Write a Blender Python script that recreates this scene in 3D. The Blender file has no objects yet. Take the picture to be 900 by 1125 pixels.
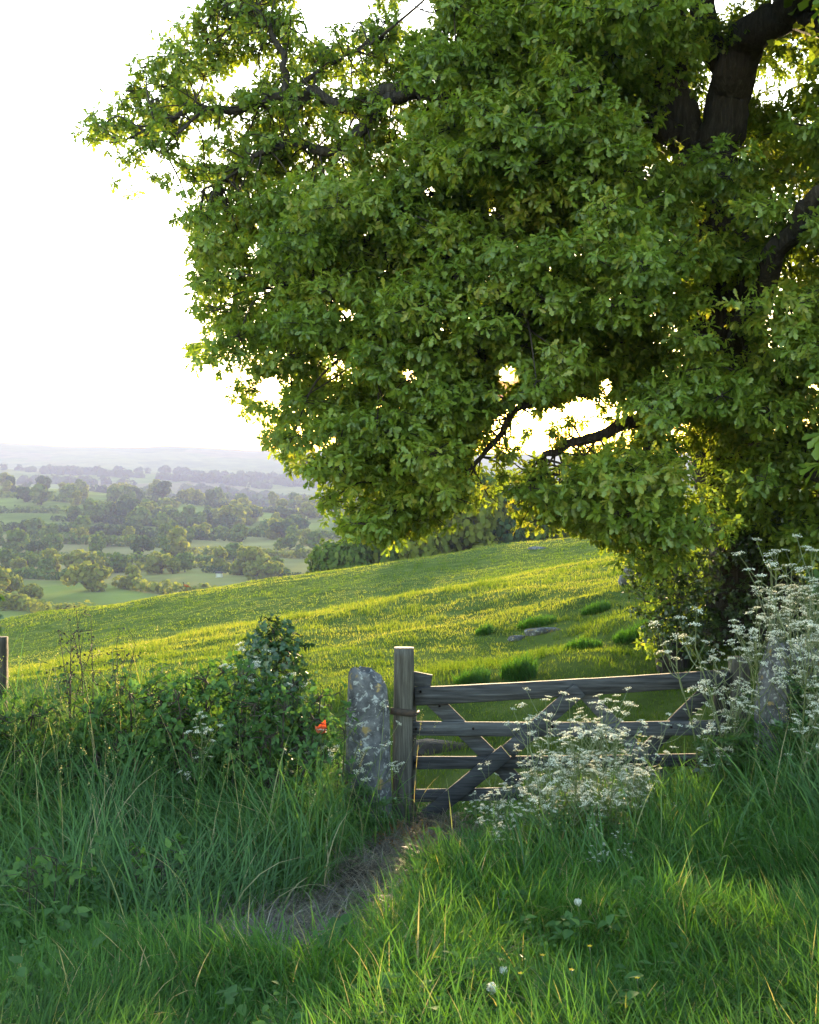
import bpy, bmesh, math, random
import numpy as np
from math import radians, pi
from mathutils import Vector, Matrix, noise as mnoise

random.seed(7)
rng = np.random.default_rng(11)
SC = bpy.context.scene
COL = SC.collection

# ------------------------------------------------------------------ camera
F = 1250.0                    # focal length of the photograph in its own pixels (900 x 1125)
HX, HY = 450.0, 500.0         # vanishing point of the level view direction
cam_d = bpy.data.cameras.new('camera')
cam = bpy.data.objects.new('camera', cam_d); COL.objects.link(cam)
cam.location = (0, 0, 0); cam.rotation_euler = (radians(90), 0, 0)
cam_d.sensor_fit = 'VERTICAL'; cam_d.sensor_height = 24.0; cam_d.sensor_width = 36.0
cam_d.lens = 24.0 * F / 1125.0
cam_d.shift_y = -(562.5 - HY) / 1125.0
cam_d.clip_start = 0.05; cam_d.clip_end = 20000
SC.camera = cam

def W(px, py, Y):
    return np.array([(px - HX) / F * Y, Y, -(py - HY) / F * Y])

SUN_EL, SUN_AZ = math.atan((HY - 410) / F), math.atan((557 - HX) / F)   # azimuth: to the right of +Y
SUN_DIR = Vector((math.sin(SUN_AZ) * math.cos(SUN_EL), math.cos(SUN_AZ) * math.cos(SUN_EL), math.sin(SUN_EL)))

# ------------------------------------------------------------------ helpers
def tag(o, label=None, cat=None, group=None, kind=None):
    if label: o['label'] = label
    if cat: o['category'] = cat
    if group: o['group'] = group
    if kind: o['kind'] = kind
    return o

def empty(name, loc, label=None, cat=None, group=None, rz=0.0):
    o = bpy.data.objects.new(name, None); COL.objects.link(o)
    o.location = tuple(float(v) for v in loc); o.rotation_euler = (0, 0, rz)
    o.empty_display_size = 0.1
    return tag(o, label, cat, group)

def copy_tree(o, parent=None):
    c = o.copy(); COL.objects.link(c)
    if parent is not None: c.parent = parent
    for ch in list(o.children): copy_tree(ch, c)
    return c

class Geo:
    """collects vertices and faces, built as ONE mesh"""
    def __init__(s): s.v = []; s.t = []; s.f = []; s.m = []; s.n = 0
    def add(s, v, faces, mat=0, tint=None):
        v = np.asarray(v, dtype=np.float32).reshape(-1, 3)
        if isinstance(faces, np.ndarray): faces = [faces]
        s.v.append(v)
        if tint is None: tint = np.full(len(v), 0.5, np.float32)
        elif np.isscalar(tint): tint = np.full(len(v), tint, np.float32)
        s.t.append(np.asarray(tint, np.float32))
        for fa in faces:
            fa = np.asarray(fa, np.int32)
            s.f.append(fa + s.n); s.m.append(np.full(len(fa), mat, np.int32))
        s.n += len(v)
    def build(s, name, mats, parent=None, smooth=False, origin=None):
        me = bpy.data.meshes.new(name)
        v = np.concatenate(s.v); t = np.concatenate(s.t)
        if origin is not None: v = v - np.asarray(origin, np.float32)
        me.vertices.add(len(v)); me.vertices.foreach_set('co', v.ravel())
        starts = []; loops = []; p = 0
        for fa in s.f:
            k = fa.shape[1]
            starts.append(p + np.arange(len(fa)) * k); loops.append(fa.ravel()); p += fa.size
        loops = np.concatenate(loops).astype(np.int32); starts = np.concatenate(starts).astype(np.int32)
        me.loops.add(len(loops)); me.loops.foreach_set('vertex_index', loops)
        me.polygons.add(len(starts)); me.polygons.foreach_set('loop_start', starts)
        me.polygons.foreach_set('material_index', np.concatenate(s.m))
        if smooth: me.polygons.foreach_set('use_smooth', np.ones(len(starts), bool))
        a = me.attributes.new('tint', 'FLOAT', 'POINT'); a.data.foreach_set('value', t)
        me.update(calc_edges=True); me.validate()
        for m in (mats if isinstance(mats, (list, tuple)) else [mats]): me.materials.append(m)
        o = bpy.data.objects.new(name, me); COL.objects.link(o)
        if origin is not None and parent is None: o.location = tuple(float(x) for x in origin)
        if parent is not None: o.parent = parent
        return o

def h2(ix, iy, seed):
    n = (ix.astype(np.int64) * 374761393 + iy.astype(np.int64) * 668265263 + seed * 974634777) & 0xffffffff
    n = ((n ^ (n >> 13)) * 1274126177) & 0xffffffff
    return ((n ^ (n >> 16)) & 0xffff) / 65535.0
def vnoise(x, y, seed=0):
    x = np.asarray(x, float); y = np.asarray(y, float)
    ix, iy = np.floor(x), np.floor(y); fx, fy = x - ix, y - iy
    ux, uy = fx * fx * (3 - 2 * fx), fy * fy * (3 - 2 * fy)
    a, b = h2(ix, iy, seed), h2(ix + 1, iy, seed); c, d = h2(ix, iy + 1, seed), h2(ix + 1, iy + 1, seed)
    return (a * (1 - ux) + b * ux) * (1 - uy) + (c * (1 - ux) + d * ux) * uy
def fbm(x, y, seed=0, o=3):
    s = 0; a = 0.5; t = 0; x = np.asarray(x, float); y = np.asarray(y, float)
    for k in range(o):
        s = s + a * vnoise(x * 2 ** k, y * 2 ** k, seed + k * 17); t += a; a *= 0.5
    return s / t

def sstep(a, b, x):
    t = np.clip((np.asarray(x, float) - a) / (b - a), 0, 1); return t * t * (3 - 2 * t)

def unit(v):
    return v / np.maximum(np.linalg.norm(v, axis=-1, keepdims=True), 1e-9)

def frames(axis, up):
    """rotation matrices with columns side, axis, normal"""
    axis = unit(axis); side = unit(np.cross(axis, up)); nor = np.cross(side, axis)
    return np.stack([side, axis, nor], axis=-1)

def scatter(geo, tv, tf, pos, R, scale, tint, mat=0):
    n = len(pos)
    if n == 0: return
    sc = np.asarray(scale, float)
    if sc.ndim == 1: sc = sc[:, None]
    v = np.einsum('nij,kj->nki', R, tv) * sc[:, :, None] if sc.shape[1] == 1 else np.einsum('nij,nkj->nki', R, tv[None] * sc[:, None, :])
    v = v + pos[:, None, :]
    k = len(tv)
    fs = [(fa[None] + (np.arange(n) * k)[:, None, None]).reshape(-1, fa.shape[1]) for fa in tf]
    geo.add(v.reshape(-1, 3), fs, mat, np.repeat(tint, k))

def tube(geo, pts, rad, sides=8, mat=0, tint=0.5, rough=0.0, seed=0, cap=True):
    pts = np.asarray(pts, float); rad = np.asarray(rad, float) * np.ones(len(pts))
    tan = unit(np.gradient(pts, axis=0))
    up = np.array([0.0, 0, 1]) if abs(tan[0][2]) < 0.9 else np.array([1.0, 0, 0])
    ring = []
    n0 = unit(np.cross(tan[0], up))
    for i in range(len(pts)):
        n0 = unit(n0 - tan[i] * np.dot(n0, tan[i])); b = np.cross(tan[i], n0)
        a = np.arange(sides) * 2 * pi / sides
        r = rad[i] * (1 + rough * (vnoise(a * 1.7 + seed, np.full(sides, i * 0.6 + seed), 5) - 0.5) * 2)
        ring.append(pts[i] + (np.cos(a) * r)[:, None] * n0 + (np.sin(a) * r)[:, None] * b)
    v = np.concatenate(ring); m = len(pts)
    i = np.arange(m - 1)[:, None] * sides; j = np.arange(sides)[None]; j2 = (j + 1) % sides
    f = np.stack([i + j, i + j2, i + sides + j2, i + sides + j], -1).reshape(-1, 4)
    fs = [f]
    if cap:
        fs.append(np.array([list(range(sides))[::-1]])); fs.append(np.array([[(m - 1) * sides + q for q in range(sides)]]))
    geo.add(v, fs, mat, tint)

def spline(P, n=6):
    P = np.asarray(P, float); out = []
    Q = np.vstack([2 * P[0] - P[1], P, 2 * P[-1] - P[-2]])
    for i in range(1, len(Q) - 2):
        p0, p1, p2, p3 = Q[i - 1], Q[i], Q[i + 1], Q[i + 2]
        for t in np.linspace(0, 1, n, endpoint=False):
            out.append(0.5 * ((2 * p1) + (-p0 + p2) * t + (2 * p0 - 5 * p1 + 4 * p2 - p3) * t * t + (-p0 + 3 * p1 - 3 * p2 + p3) * t ** 3))
    out.append(P[-1]); return np.array(out)

# ------------------------------------------------------------------ materials
def mat_new(name):
    m = bpy.data.materials.new(name); m.use_nodes = True
    nt = m.node_tree; nt.nodes.clear()
    return m, nt, nt.nodes, nt.links
def N(nt, typ, **kw):
    n = nt.nodes.new(typ)
    for k, v in kw.items():
        if k.startswith('i_'): n.inputs[k[2:]].default_value = v
        else: setattr(n, k, v)
    return n
def ramp(nt, stops, fac=None):
    r = nt.nodes.new('ShaderNodeValToRGB'); e = r.color_ramp.elements
    while len(e) < len(stops): e.new(0.5)
    for q, (p, c) in zip(e, stops): q.position = p; q.color = (*c, 1)
    if fac is not None: nt.links.new(fac, r.inputs[0])
    return r

def leaf_mat(name, stops, trans=(1.5, 1.45, 0.55), tfac=0.42, gloss=0.06, grough=0.4, noise_scale=None, noise_amt=0.5):
    """thin leaf: diffuse + translucent + a little sheen; colour varies leaf by leaf (tint)"""
    m, nt, nd, ln = mat_new(name)
    at = N(nt, 'ShaderNodeAttribute', attribute_name='tint')
    fac = at.outputs['Fac']
    if noise_scale:
        g = N(nt, 'ShaderNodeNewGeometry'); nz = N(nt, 'ShaderNodeTexNoise'); nz.inputs['Scale'].default_value = noise_scale
        nz.inputs['Detail'].default_value = 3
        ln.new(g.outputs['Position'], nz.inputs['Vector'])
        mx = N(nt, 'ShaderNodeMath', operation='MULTIPLY_ADD'); ln.new(nz.outputs[0], mx.inputs[0])
        mx.inputs[1].default_value = noise_amt * 2
        sub = N(nt, 'ShaderNodeMath', operation='SUBTRACT'); ln.new(fac, sub.inputs[0]); sub.inputs[1].default_value = noise_amt
        ln.new(sub.outputs[0], mx.inputs[2]); fac = mx.outputs[0]
    r = ramp(nt, stops, fac)
    d = N(nt, 'ShaderNodeBsdfDiffuse'); ln.new(r.outputs[0], d.inputs[0])
    tm = N(nt, 'ShaderNodeMix', data_type='RGBA', blend_type='MULTIPLY'); tm.inputs[0].default_value = 1
    tm.clamp_result = False
    ln.new(r.outputs[0], tm.inputs[6]); tm.inputs[7].default_value = (*trans, 1)
    tr = N(nt, 'ShaderNodeBsdfTranslucent'); ln.new(tm.outputs[2], tr.inputs[0])
    m1 = N(nt, 'ShaderNodeMixShader'); m1.inputs[0].default_value = tfac
    ln.new(d.outputs[0], m1.inputs[1]); ln.new(tr.outputs[0], m1.inputs[2])
    gl = N(nt, 'ShaderNodeBsdfGlossy'); gl.inputs['Roughness'].default_value = grough; gl.inputs['Color'].default_value = (.9, .9, .9, 1)
    m2 = N(nt, 'ShaderNodeMixShader'); m2.inputs[0].default_value = gloss
    ln.new(m1.outputs[0], m2.inputs[1]); ln.new(gl.outputs[0], m2.inputs[2])
    o = N(nt, 'ShaderNodeOutputMaterial'); ln.new(m2.outputs[0], o.inputs[0])
    return m

def solid_mat(name, stops, scale=(8, 8, 8), detail=6, rough=0.85, bump=0.3, bdist=0.01, tint=0.0, coord='Position', dist=0.0):
    m, nt, nd, ln = mat_new(name)
    if coord == 'Position': src = N(nt, 'ShaderNodeNewGeometry').outputs['Position']
    else: src = N(nt, 'ShaderNodeTexCoord').outputs['Object']
    mp = N(nt, 'ShaderNodeMapping'); mp.inputs['Scale'].default_value = scale; ln.new(src, mp.inputs[0])
    nz = N(nt, 'ShaderNodeTexNoise'); nz.inputs['Scale'].default_value = 1; nz.inputs['Detail'].default_value = detail
    nz.inputs['Roughness'].default_value = 0.65; nz.inputs['Distortion'].default_value = dist
    ln.new(mp.outputs[0], nz.inputs['Vector'])
    fac = nz.outputs[0]
    if tint:
        at = N(nt, 'ShaderNodeAttribute', attribute_name='tint')
        mm = N(nt, 'ShaderNodeMath', operation='MULTIPLY_ADD'); ln.new(at.outputs['Fac'], mm.inputs[0]); mm.inputs[1].default_value = tint
        ad = N(nt, 'ShaderNodeMath', operation='SUBTRACT'); ln.new(fac, ad.inputs[0]); ad.inputs[1].default_value = tint * 0.5
        ln.new(ad.outputs[0], mm.inputs[2]); fac = mm.outputs[0]
    r = ramp(nt, stops, fac)
    b = N(nt, 'ShaderNodeBsdfPrincipled'); ln.new(r.outputs[0], b.inputs['Base Color']); b.inputs['Roughness'].default_value = rough
    b.inputs['Specular IOR Level'].default_value = 0.25
    bp = N(nt, 'ShaderNodeBump'); bp.inputs['Strength'].default_value = bump; bp.inputs['Distance'].default_value = bdist
    ln.new(nz.outputs[0], bp.inputs['Height']); ln.new(bp.outputs[0], b.inputs['Normal'])
    o = N(nt, 'ShaderNodeOutputMaterial'); ln.new(b.outputs[0], o.inputs[0])
    return m

M = {}
M['oak_leaf'] = leaf_mat('oak_leaf', [(0, (.066, .115, .014)), (.45, (.118, .185, .022)), (.8, (.17, .228, .028)), (1, (.22, .235, .035))], trans=(1.65, 1.5, .75), tfac=.48, gloss=.025, noise_scale=.9, noise_amt=.2)
M['oak_bark'] = solid_mat('oak_bark', [(.3, (.012, .010, .008)), (.55, (.035, .029, .024)), (.8, (.085, .078, .066))], scale=(26, 26, 4), bump=1.0, bdist=.05, dist=.5)
M['twig'] = solid_mat('twig', [(.3, (.018, .014, .011)), (.8, (.055, .045, .036))], scale=(20, 20, 20))
M['dark_leaf'] = leaf_mat('dark_leaf', [(0, (.012, .026, .008)), (.6, (.032, .06, .014)), (1, (.07, .10, .02))], tfac=.3, gloss=.05)
M['ivy_leaf'] = leaf_mat('ivy_leaf', [(0, (.012, .034, .014)), (.6, (.030, .070, .022)), (1, (.07, .13, .035))], tfac=.2, gloss=.05, grough=.4)
M['bramble_leaf'] = leaf_mat('bramble_leaf', [(0, (.025, .06, .016)), (.6, (.05, .115, .026)), (1, (.10, .18, .04))], tfac=.4, gloss=.015, grough=.6)
M['grass'] = leaf_mat('grass', [(0, (.026, .070, .014)), (.5, (.048, .125, .020)), (.88, (.085, .175, .028)), (.94, (.19, .19, .07)), (1, (.30, .25, .13))], tfac=.45, gloss=.012, grough=.6, noise_scale=.8, noise_amt=.12)
M['tall_grass'] = leaf_mat('tall_grass', [(0, (.038, .086, .030)), (.5, (.068, .148, .044)), (.88, (.115, .205, .055)), (.94, (.18, .19, .09)), (1, (.30, .26, .15))], tfac=.42, gloss=.012, grough=.6, noise_scale=.8, noise_amt=.12)
M['field_grass'] = leaf_mat('field_grass', [(0, (.058, .10, .018)), (.35, (.125, .163, .034)), (.7, (.20, .205, .055)), (1, (.25, .225, .10))], trans=(1.4, 1.35, .4), tfac=.5, gloss=0.0, noise_scale=.35, noise_amt=.22)
M['dead_grass'] = leaf_mat('dead_grass', [(0, (.04, .034, .026)), (.6, (.10, .082, .06)), (1, (.24, .205, .15))], trans=(1.2, 1.1, .8), tfac=.3)
M['parsley_stem'] = leaf_mat('parsley_stem', [(0, (.06, .07, .03)), (1, (.12, .15, .05))], tfac=.1)
M['parsley_leaf'] = leaf_mat('parsley_leaf', [(0, (.03, .08, .02)), (1, (.08, .15, .035))], tfac=.4)
M['petal'] = leaf_mat('petal', [(0, (.46, .48, .38)), (1, (.68, .68, .60))], trans=(.9, .9, .8), tfac=.4, gloss=.0)
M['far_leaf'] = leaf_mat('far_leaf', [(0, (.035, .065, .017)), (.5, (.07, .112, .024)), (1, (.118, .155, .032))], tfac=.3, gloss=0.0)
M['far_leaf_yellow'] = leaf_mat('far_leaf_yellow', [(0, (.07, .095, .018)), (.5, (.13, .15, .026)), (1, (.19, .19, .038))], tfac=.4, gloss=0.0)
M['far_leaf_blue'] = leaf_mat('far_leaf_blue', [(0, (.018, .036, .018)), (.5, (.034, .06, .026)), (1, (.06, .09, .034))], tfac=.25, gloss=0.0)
M['wood_x'] = solid_mat('weathered_rail_wood', [(.28, (.010, .010, .011)), (.5, (.034, .035, .038)), (.75, (.08, .082, .088))], scale=(3, 50, 50), bump=.5, bdist=.006, tint=.3, dist=.4)
M['wood_z'] = solid_mat('weathered_post_wood', [(.28, (.011, .010, .008)), (.5, (.040, .037, .031)), (.75, (.092, .087, .077))], scale=(50, 50, 3), bump=.6, bdist=.008, tint=.3, dist=.4)
M['iron'] = solid_mat('rusty_iron', [(.35, (.012, .011, .011)), (.7, (.05, .03, .02))], scale=(30, 30, 30), rough=.7, bump=.2, bdist=.003)
M['soil'] = solid_mat('soil', [(.3, (.012, .009, .007)), (.55, (.028, .022, .018)), (.8, (.06, .050, .042))], scale=(9, 9, 9), bump=.8, bdist=.03)

def stone_mat():
    m, nt, nd, ln = mat_new('lichen_stone')
    src = N(nt, 'ShaderNodeNewGeometry').outputs['Position']
    n1 = N(nt, 'ShaderNodeTexNoise'); n1.inputs['Scale'].default_value = 7; n1.inputs['Detail'].default_value = 8; n1.inputs['Roughness'].default_value = .7
    ln.new(src, n1.inputs['Vector'])
    base = ramp(nt, [(.3, (.032, .032, .036)), (.5, (.085, .085, .092)), (.7, (.165, .165, .172))], n1.outputs[0])
    n2 = N(nt, 'ShaderNodeTexNoise'); n2.inputs['Scale'].default_value = 26; n2.inputs['Detail'].default_value = 5; n2.inputs['Distortion'].default_value = .6
    ln.new(src, n2.inputs['Vector'])
    k2 = ramp(nt, [(.56, (0, 0, 0)), (.66, (.6, .6, .6))], n2.outputs[0])
    mx = N(nt, 'ShaderNodeMix', data_type='RGBA'); ln.new(k2.outputs[0], mx.inputs[0]); ln.new(base.outputs[0], mx.inputs[6]); mx.inputs[7].default_value = (.38, .39, .38, 1)
    n3 = N(nt, 'ShaderNodeTexNoise'); n3.inputs['Scale'].default_value = 9; n3.inputs['Detail'].default_value = 4
    mp = N(nt, 'ShaderNodeMapping'); mp.inputs['Location'].default_value = (7, 3, 1); ln.new(src, mp.inputs[0]); ln.new(mp.outputs[0], n3.inputs['Vector'])
    k3 = ramp(nt, [(.62, (0, 0, 0)), (.68, (1, 1, 1))], n3.outputs[0])
    mx2 = N(nt, 'ShaderNodeMix', data_type='RGBA'); ln.new(k3.outputs[0], mx2.inputs[0]); ln.new(mx.outputs[2], mx2.inputs[6]); mx2.inputs[7].default_value = (.22, .16, .07, 1)
    b = N(nt, 'ShaderNodeBsdfPrincipled'); b.inputs['Roughness'].default_value = .9; b.inputs['Specular IOR Level'].default_value = .0
    ln.new(mx2.outputs[2], b.inputs['Base Color'])
    bp = N(nt, 'ShaderNodeBump'); bp.inputs['Strength'].default_value = .7; bp.inputs['Distance'].default_value = .02
    ln.new(n1.outputs[0], bp.inputs['Height']); ln.new(bp.outputs[0], b.inputs['Normal'])
    o = N(nt, 'ShaderNodeOutputMaterial'); ln.new(b.outputs[0], o.inputs[0])
    return m
M['stone'] = stone_mat()

def ground_mat():
    """turf near the camera, pasture beyond, a patchwork of fields in the valley"""
    m, nt, nd, ln = mat_new('pasture_ground')
    pos = N(nt, 'ShaderNodeNewGeometry').outputs['Position']
    sep = N(nt, 'ShaderNodeSeparateXYZ'); ln.new(pos, sep.inputs[0])
    n1 = N(nt, 'ShaderNodeTexNoise'); n1.inputs['Scale'].default_value = 1.3; n1.inputs['Detail'].default_value = 8; n1.inputs['Roughness'].default_value = .65
    ln.new(pos, n1.inputs['Vector'])
    turf = ramp(nt, [(.3, (.03, .045, .014)), (.5, (.06, .085, .022)), (.7, (.10, .12, .035))], n1.outputs[0])
    # valley fields
    vo = N(nt, 'ShaderNodeTexVoronoi'); vo.inputs['Scale'].default_value = .0065; vo.feature = 'F1'; vo.distance = 'MINKOWSKI'; vo.inputs['Exponent'].default_value = 1.4
    fl = N(nt, 'ShaderNodeCombineXYZ'); ln.new(sep.outputs[0], fl.inputs[0])
    sq = N(nt, 'ShaderNodeMath', operation='MULTIPLY'); ln.new(sep.outputs[1], sq.inputs[0]); sq.inputs[1].default_value = .75; ln.new(sq.outputs[0], fl.inputs[1])
    ln.new(fl.outputs[0], vo.inputs['Vector'])
    sc = N(nt, 'ShaderNodeSeparateColor'); ln.new(vo.outputs['Color'], sc.inputs[0])
    fields = ramp(nt, [(0, (.105, .130, .032)), (.3, (.135, .165, .036)), (.55, (.16, .18, .045)), (.8, (.18, .18, .055)), (1, (.165, .135, .07))], sc.outputs[0])
    n2 = N(nt, 'ShaderNodeTexNoise'); n2.inputs['Scale'].default_value = .03; n2.inputs['Detail'].default_value = 6; ln.new(pos, n2.inputs['Vector'])
    v2 = ramp(nt, [(.3, (.7, .7, .7)), (.7, (1.2, 1.2, 1.2))], n2.outputs[0])
    fm = N(nt, 'ShaderNodeMix', data_type='RGBA', blend_type='MULTIPLY'); fm.inputs[0].default_value = 1
    ln.new(fields.outputs[0], fm.inputs[6]); ln.new(v2.outputs[0], fm.inputs[7])
    mr = N(nt, 'ShaderNodeMapRange'); ln.new(sep.outputs[1], mr.inputs[0]); mr.inputs[1].default_value = 90; mr.inputs[2].default_value = 140
    mx = N(nt, 'ShaderNodeMix', data_type='RGBA'); ln.new(mr.outputs[0], mx.inputs[0]); ln.new(turf.outputs[0], mx.inputs[6]); ln.new(fm.outputs[2], mx.inputs[7])
    b = N(nt, 'ShaderNodeBsdfPrincipled'); b.inputs['Roughness'].default_value = 1; b.inputs['Specular IOR Level'].default_value = 0
    ln.new(mx.outputs[2], b.inputs['Base Color'])
    bp = N(nt, 'ShaderNodeBump'); bp.inputs['Strength'].default_value = .6; bp.inputs['Distance'].default_value = .06
    ln.new(n1.outputs[0], bp.inputs['Height']); ln.new(bp.outputs[0], b.inputs['Normal'])
    o = N(nt, 'ShaderNodeOutputMaterial'); ln.new(b.outputs[0], o.inputs[0])
    return m
M['ground'] = ground_mat()

# ------------------------------------------------------------------ terrain
def tps(P, V, lam=0.0):
    P = np.asarray(P, float); V = np.asarray(V, float); n = len(P)
    def K(A, B):
        d2 = ((A[:, None] - B[None]) ** 2).sum(-1); return 0.5 * d2 * np.log(d2 + 1e-12)
    A = np.zeros((n + 3, n + 3)); A[:n, :n] = K(P, P) + lam * np.eye(n)
    A[:n, n] = 1; A[:n, n + 1:] = P; A[n, :n] = 1; A[n + 1:, :n] = P.T
    w = np.linalg.solve(A, np.concatenate([V, np.zeros(3)]))
    return lambda Q: K(Q, P) @ w[:n] + w[n] + Q @ w[n + 1:]

near_px = [  # px, py, Y of the pasture surface
    (500, 822, 10.5), (300, 850, 10.5), (700, 800, 10.5),
    (450, 762, 12.4), (250, 775, 12.4), (100, 795, 12.4), (620, 738, 12.6),
    (450, 722, 15), (250, 738, 15), (50, 758, 15), (620, 706, 15), (700, 684, 14.5), (800, 700, 13), (920, 655, 14),
    (690, 640, 20), (450, 684, 20), (250, 710, 20), (50, 741, 20), (900, 612, 20),
    (690, 612, 30), (450, 655, 30), (250, 692, 30), (60, 726, 30), (900, 585, 30),
    (690, 610, 40), (450, 652, 40), (250, 687, 40), (60, 720, 40), (900, 580, 40),
    (690, 585, 72), (450, 616, 72), (250, 646, 72), (0, 687, 72), (900, 566, 72)]
near_pt = [tuple(W(*q)) for q in near_px] + [
    (-6, 8.5, -2.75), (0, -3, -1.6), (0, 0, -1.75), (-3, 0, -1.75), (3, 0, -1.75), (-5, -5, -1.6), (5, -5, -1.5),
    (0, 3.6, -2.12), (-2.5, 3.6, -2.12), (2.5, 3.6, -2.1), (-.5, 6, -2.52), (1.8, 6, -2.42), (-2.5, 6, -2.5), (-5, 5, -2.4),
    (0, 8.9, -2.88), (1.2, 8.9, -2.80), (2.3, 8.9, -2.62), (3.4, 8.6, -2.1), (4.8, 8.5, -1.9), (4, 5, -2.1), (4.5, 12, -1.95),
    (-1, 8.3, -2.78), (-2.4, 8.3, -2.7), (-4, 8.3, -2.7), (18, 97, -9), (0, 97, -12.5), (-35, 97, -20), (40, 97, -8), (-60, 60, -18), (50, 50, 1)]
near_f = tps([(p[0], p[1]) for p in near_pt], [p[2] for p in near_pt], 0.02)

far_px = []
for px, a in ((-300, None), (0, None), (200, None), (350, None), (550, None), (900, None), (1200, None)):
    k = {-300: 0, 0: 0, 200: 1, 350: 2, 550: 3, 900: 4, 1200: 4}[px]
    far_px += [(px, [728, 726, 722, 715, 715][k], 130), (px, [682, 680, 676, 670, 650][k], 220), (px, [646, 646, 646, 640, 620][k], 300),
               (px, [614, 614, 614, 606, 590][k], 400), (px, [583, 586, 590, 578, 560][k], 550), (px, [556, 567, 574, 560, 535][k], 700),
               (px, [536, 550, 562, 548, 520][k], 900), (px, [534, 547, 559, 546, 515][k], 1000), (px, [545, 552, 560, 545, 515][k], 1300),
               (px, [530, 536, 548, 535, 512][k], 1700), (px, [517, 519, 526, 518, 505][k], 2100), (px, [522, 522, 524, 518, 505][k], 2500),
               (px, [486, 491, 498, 500, 490][k], 3300), (px, [497, 500, 503, 503, 500][k], 4200)]
far_f = tps([(p[0] / 150, 2.5 * math.log(p[2])) for p in far_px], [p[1] for p in far_px], 0.0)

def H(X, Y, detail=True):
    X = np.atleast_1d(np.asarray(X, float)); Y = np.atleast_1d(np.asarray(Y, float))
    z = np.zeros(len(X))
    out = []
    for s in range(0, len(X), 20000):
        x, y = X[s:s + 20000], Y[s:s + 20000]
        xn = np.clip(x, -70, 60); yn = np.clip(y, -8, 98)
        zn = near_f(np.stack([xn, yn], -1))
        yf = np.maximum(y, 100.0); u = np.clip(x / yf * F + HX, -450, 1350)
        zf = -(far_f(np.stack([u / 150, 2.5 * np.log(yf)], -1)) - HY) / F * yf
        w = sstep(84, 150, y)
        zz = zn * (1 - w) + zf * w
        # a low bank under the hedge to the left of the gate and one at its right
        bl = np.exp(-((y - 8.35) / .6) ** 2) * sstep(-.35, -1.5, x) * .55
        br = np.exp(-((y - 8.7) / .8) ** 2) * sstep(2.3, 3.1, x) * .35
        # rolling small bumps on the pasture slope, tussocky ground below the oak
        ww = sstep(10, 13, y) * (1 - w)
        rough = ww * ((fbm(x * .55, y * .55, 3) - .5) * .30 * sstep(34, 14, y) + (fbm(x * .18, y * .12, 9) - .5) * .5 * sstep(14, 24, y))
        rough = rough + ww * sstep(1.0, 4.0, x) * sstep(24, 14, y) * (fbm(x * 1.1, y * 1.1, 23) - .5) * .5
        fz = w * (fbm(x * .008, y * .008, 41, 4) - .5) * np.clip(y * .012, 0, 14)
        nearb = sstep(11, 8, y) * (fbm(x * 1.8, y * 1.8, 31) - .5) * .12
        out.append(zz + bl + br + rough + fz + nearb)
    return np.concatenate(out)
def Hs(x, y): return float(H([x], [y])[0])
def at(px, Y, dz=0.0):
    x = (px - HX) / F * Y; return np.array([x, Y, Hs(x, Y) + dz])
def proj(p):
    p = np.asarray(p); return p[..., 0] / p[..., 1] * F + HX, -p[..., 2] / p[..., 1] * F + HY

def build_ground():
    az = np.unique(np.concatenate([np.linspace(-180, -40, 36), np.linspace(-40, 40, 330), np.linspace(40, 180, 36)]))[:-1]
    r = np.concatenate([[0.15], np.geomspace(.5, 4300, 330)])
    A, Rr = np.meshgrid(np.radians(az), r)
    # behind the viewer the sheet is only local
    lim = np.where(np.abs(np.degrees(A)) > 75, 1.0, 1.0)
    X, Y = Rr * np.sin(A), Rr * np.cos(A)
    Z = H(X.ravel(), Y.ravel())
    n, m = X.shape
    v = np.stack([X.ravel(), Y.ravel(), Z], -1)
    keep = Rr < np.where(np.abs(np.degrees(A)) > 62, 700.0, 1e9)
    i, j = np.meshgrid(np.arange(n - 1), np.arange(m), indexing='ij'); j2 = (j + 1) % m
    ok = keep[i, j] & keep[i + 1, j] & keep[i, j2] & keep[i + 1, j2]
    f = np.stack([i * m + j, (i + 1) * m + j, (i + 1) * m + j2, i * m + j2], -1)[ok][:, ::-1]
    g = Geo(); g.add(v, f); g.add(np.vstack([v[:m]]), np.array([list(range(m))]))
    o = g.build('ground', M['ground'], smooth=True)
    tag(o, 'sloping green pasture running down to a wooded valley', 'ground', kind='structure')
build_ground()

# ------------------------------------------------------------------ leaf and blade templates
def strip_leaf(st, fold=0.12, curl=-0.15):
    """leaf outline given as (t, half width) stations, folded along its midrib"""
    v = []; n = len(st)
    for t, wd in st:
        z = curl * t * t
        v += [(-wd, t, z + fold * wd), (0, t, z), (wd, t, z + fold * wd)]
    f = []
    for i in range(n - 1):
        a = i * 3; f += [(a, a + 1, a + 4, a + 3), (a + 1, a + 2, a + 5, a + 4)]
    return np.array(v, float), [np.array(f)]
OAK_T = strip_leaf([(0, .012), (.18, .09), (.28, .045), (.46, .19), (.55, .09), (.74, .25), (.83, .13), (.92, .16), (1, .03)], fold=.25, curl=-.22)
OAK_S = strip_leaf([(0, .02), (.45, .2), (.55, .13), (.78, .27), (1, .06)], fold=.2, curl=-.2)
OVATE = strip_leaf([(0, .04), (.25, .3), (.55, .27), (.8, .14), (1, .01)], fold=.25, curl=-.15)
IVY_T = strip_leaf([(0, .12), (.12, .42), (.3, .26), (.45, .46), (.62, .2), (1, .02)], fold=.15, curl=-.2)
QUAD = (np.array([(-.5, -.5, 0), (.5, -.5, 0), (.5, .5, 0), (-.5, .5, 0)], float), [np.array([[0, 1, 2, 3]])])
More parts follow.
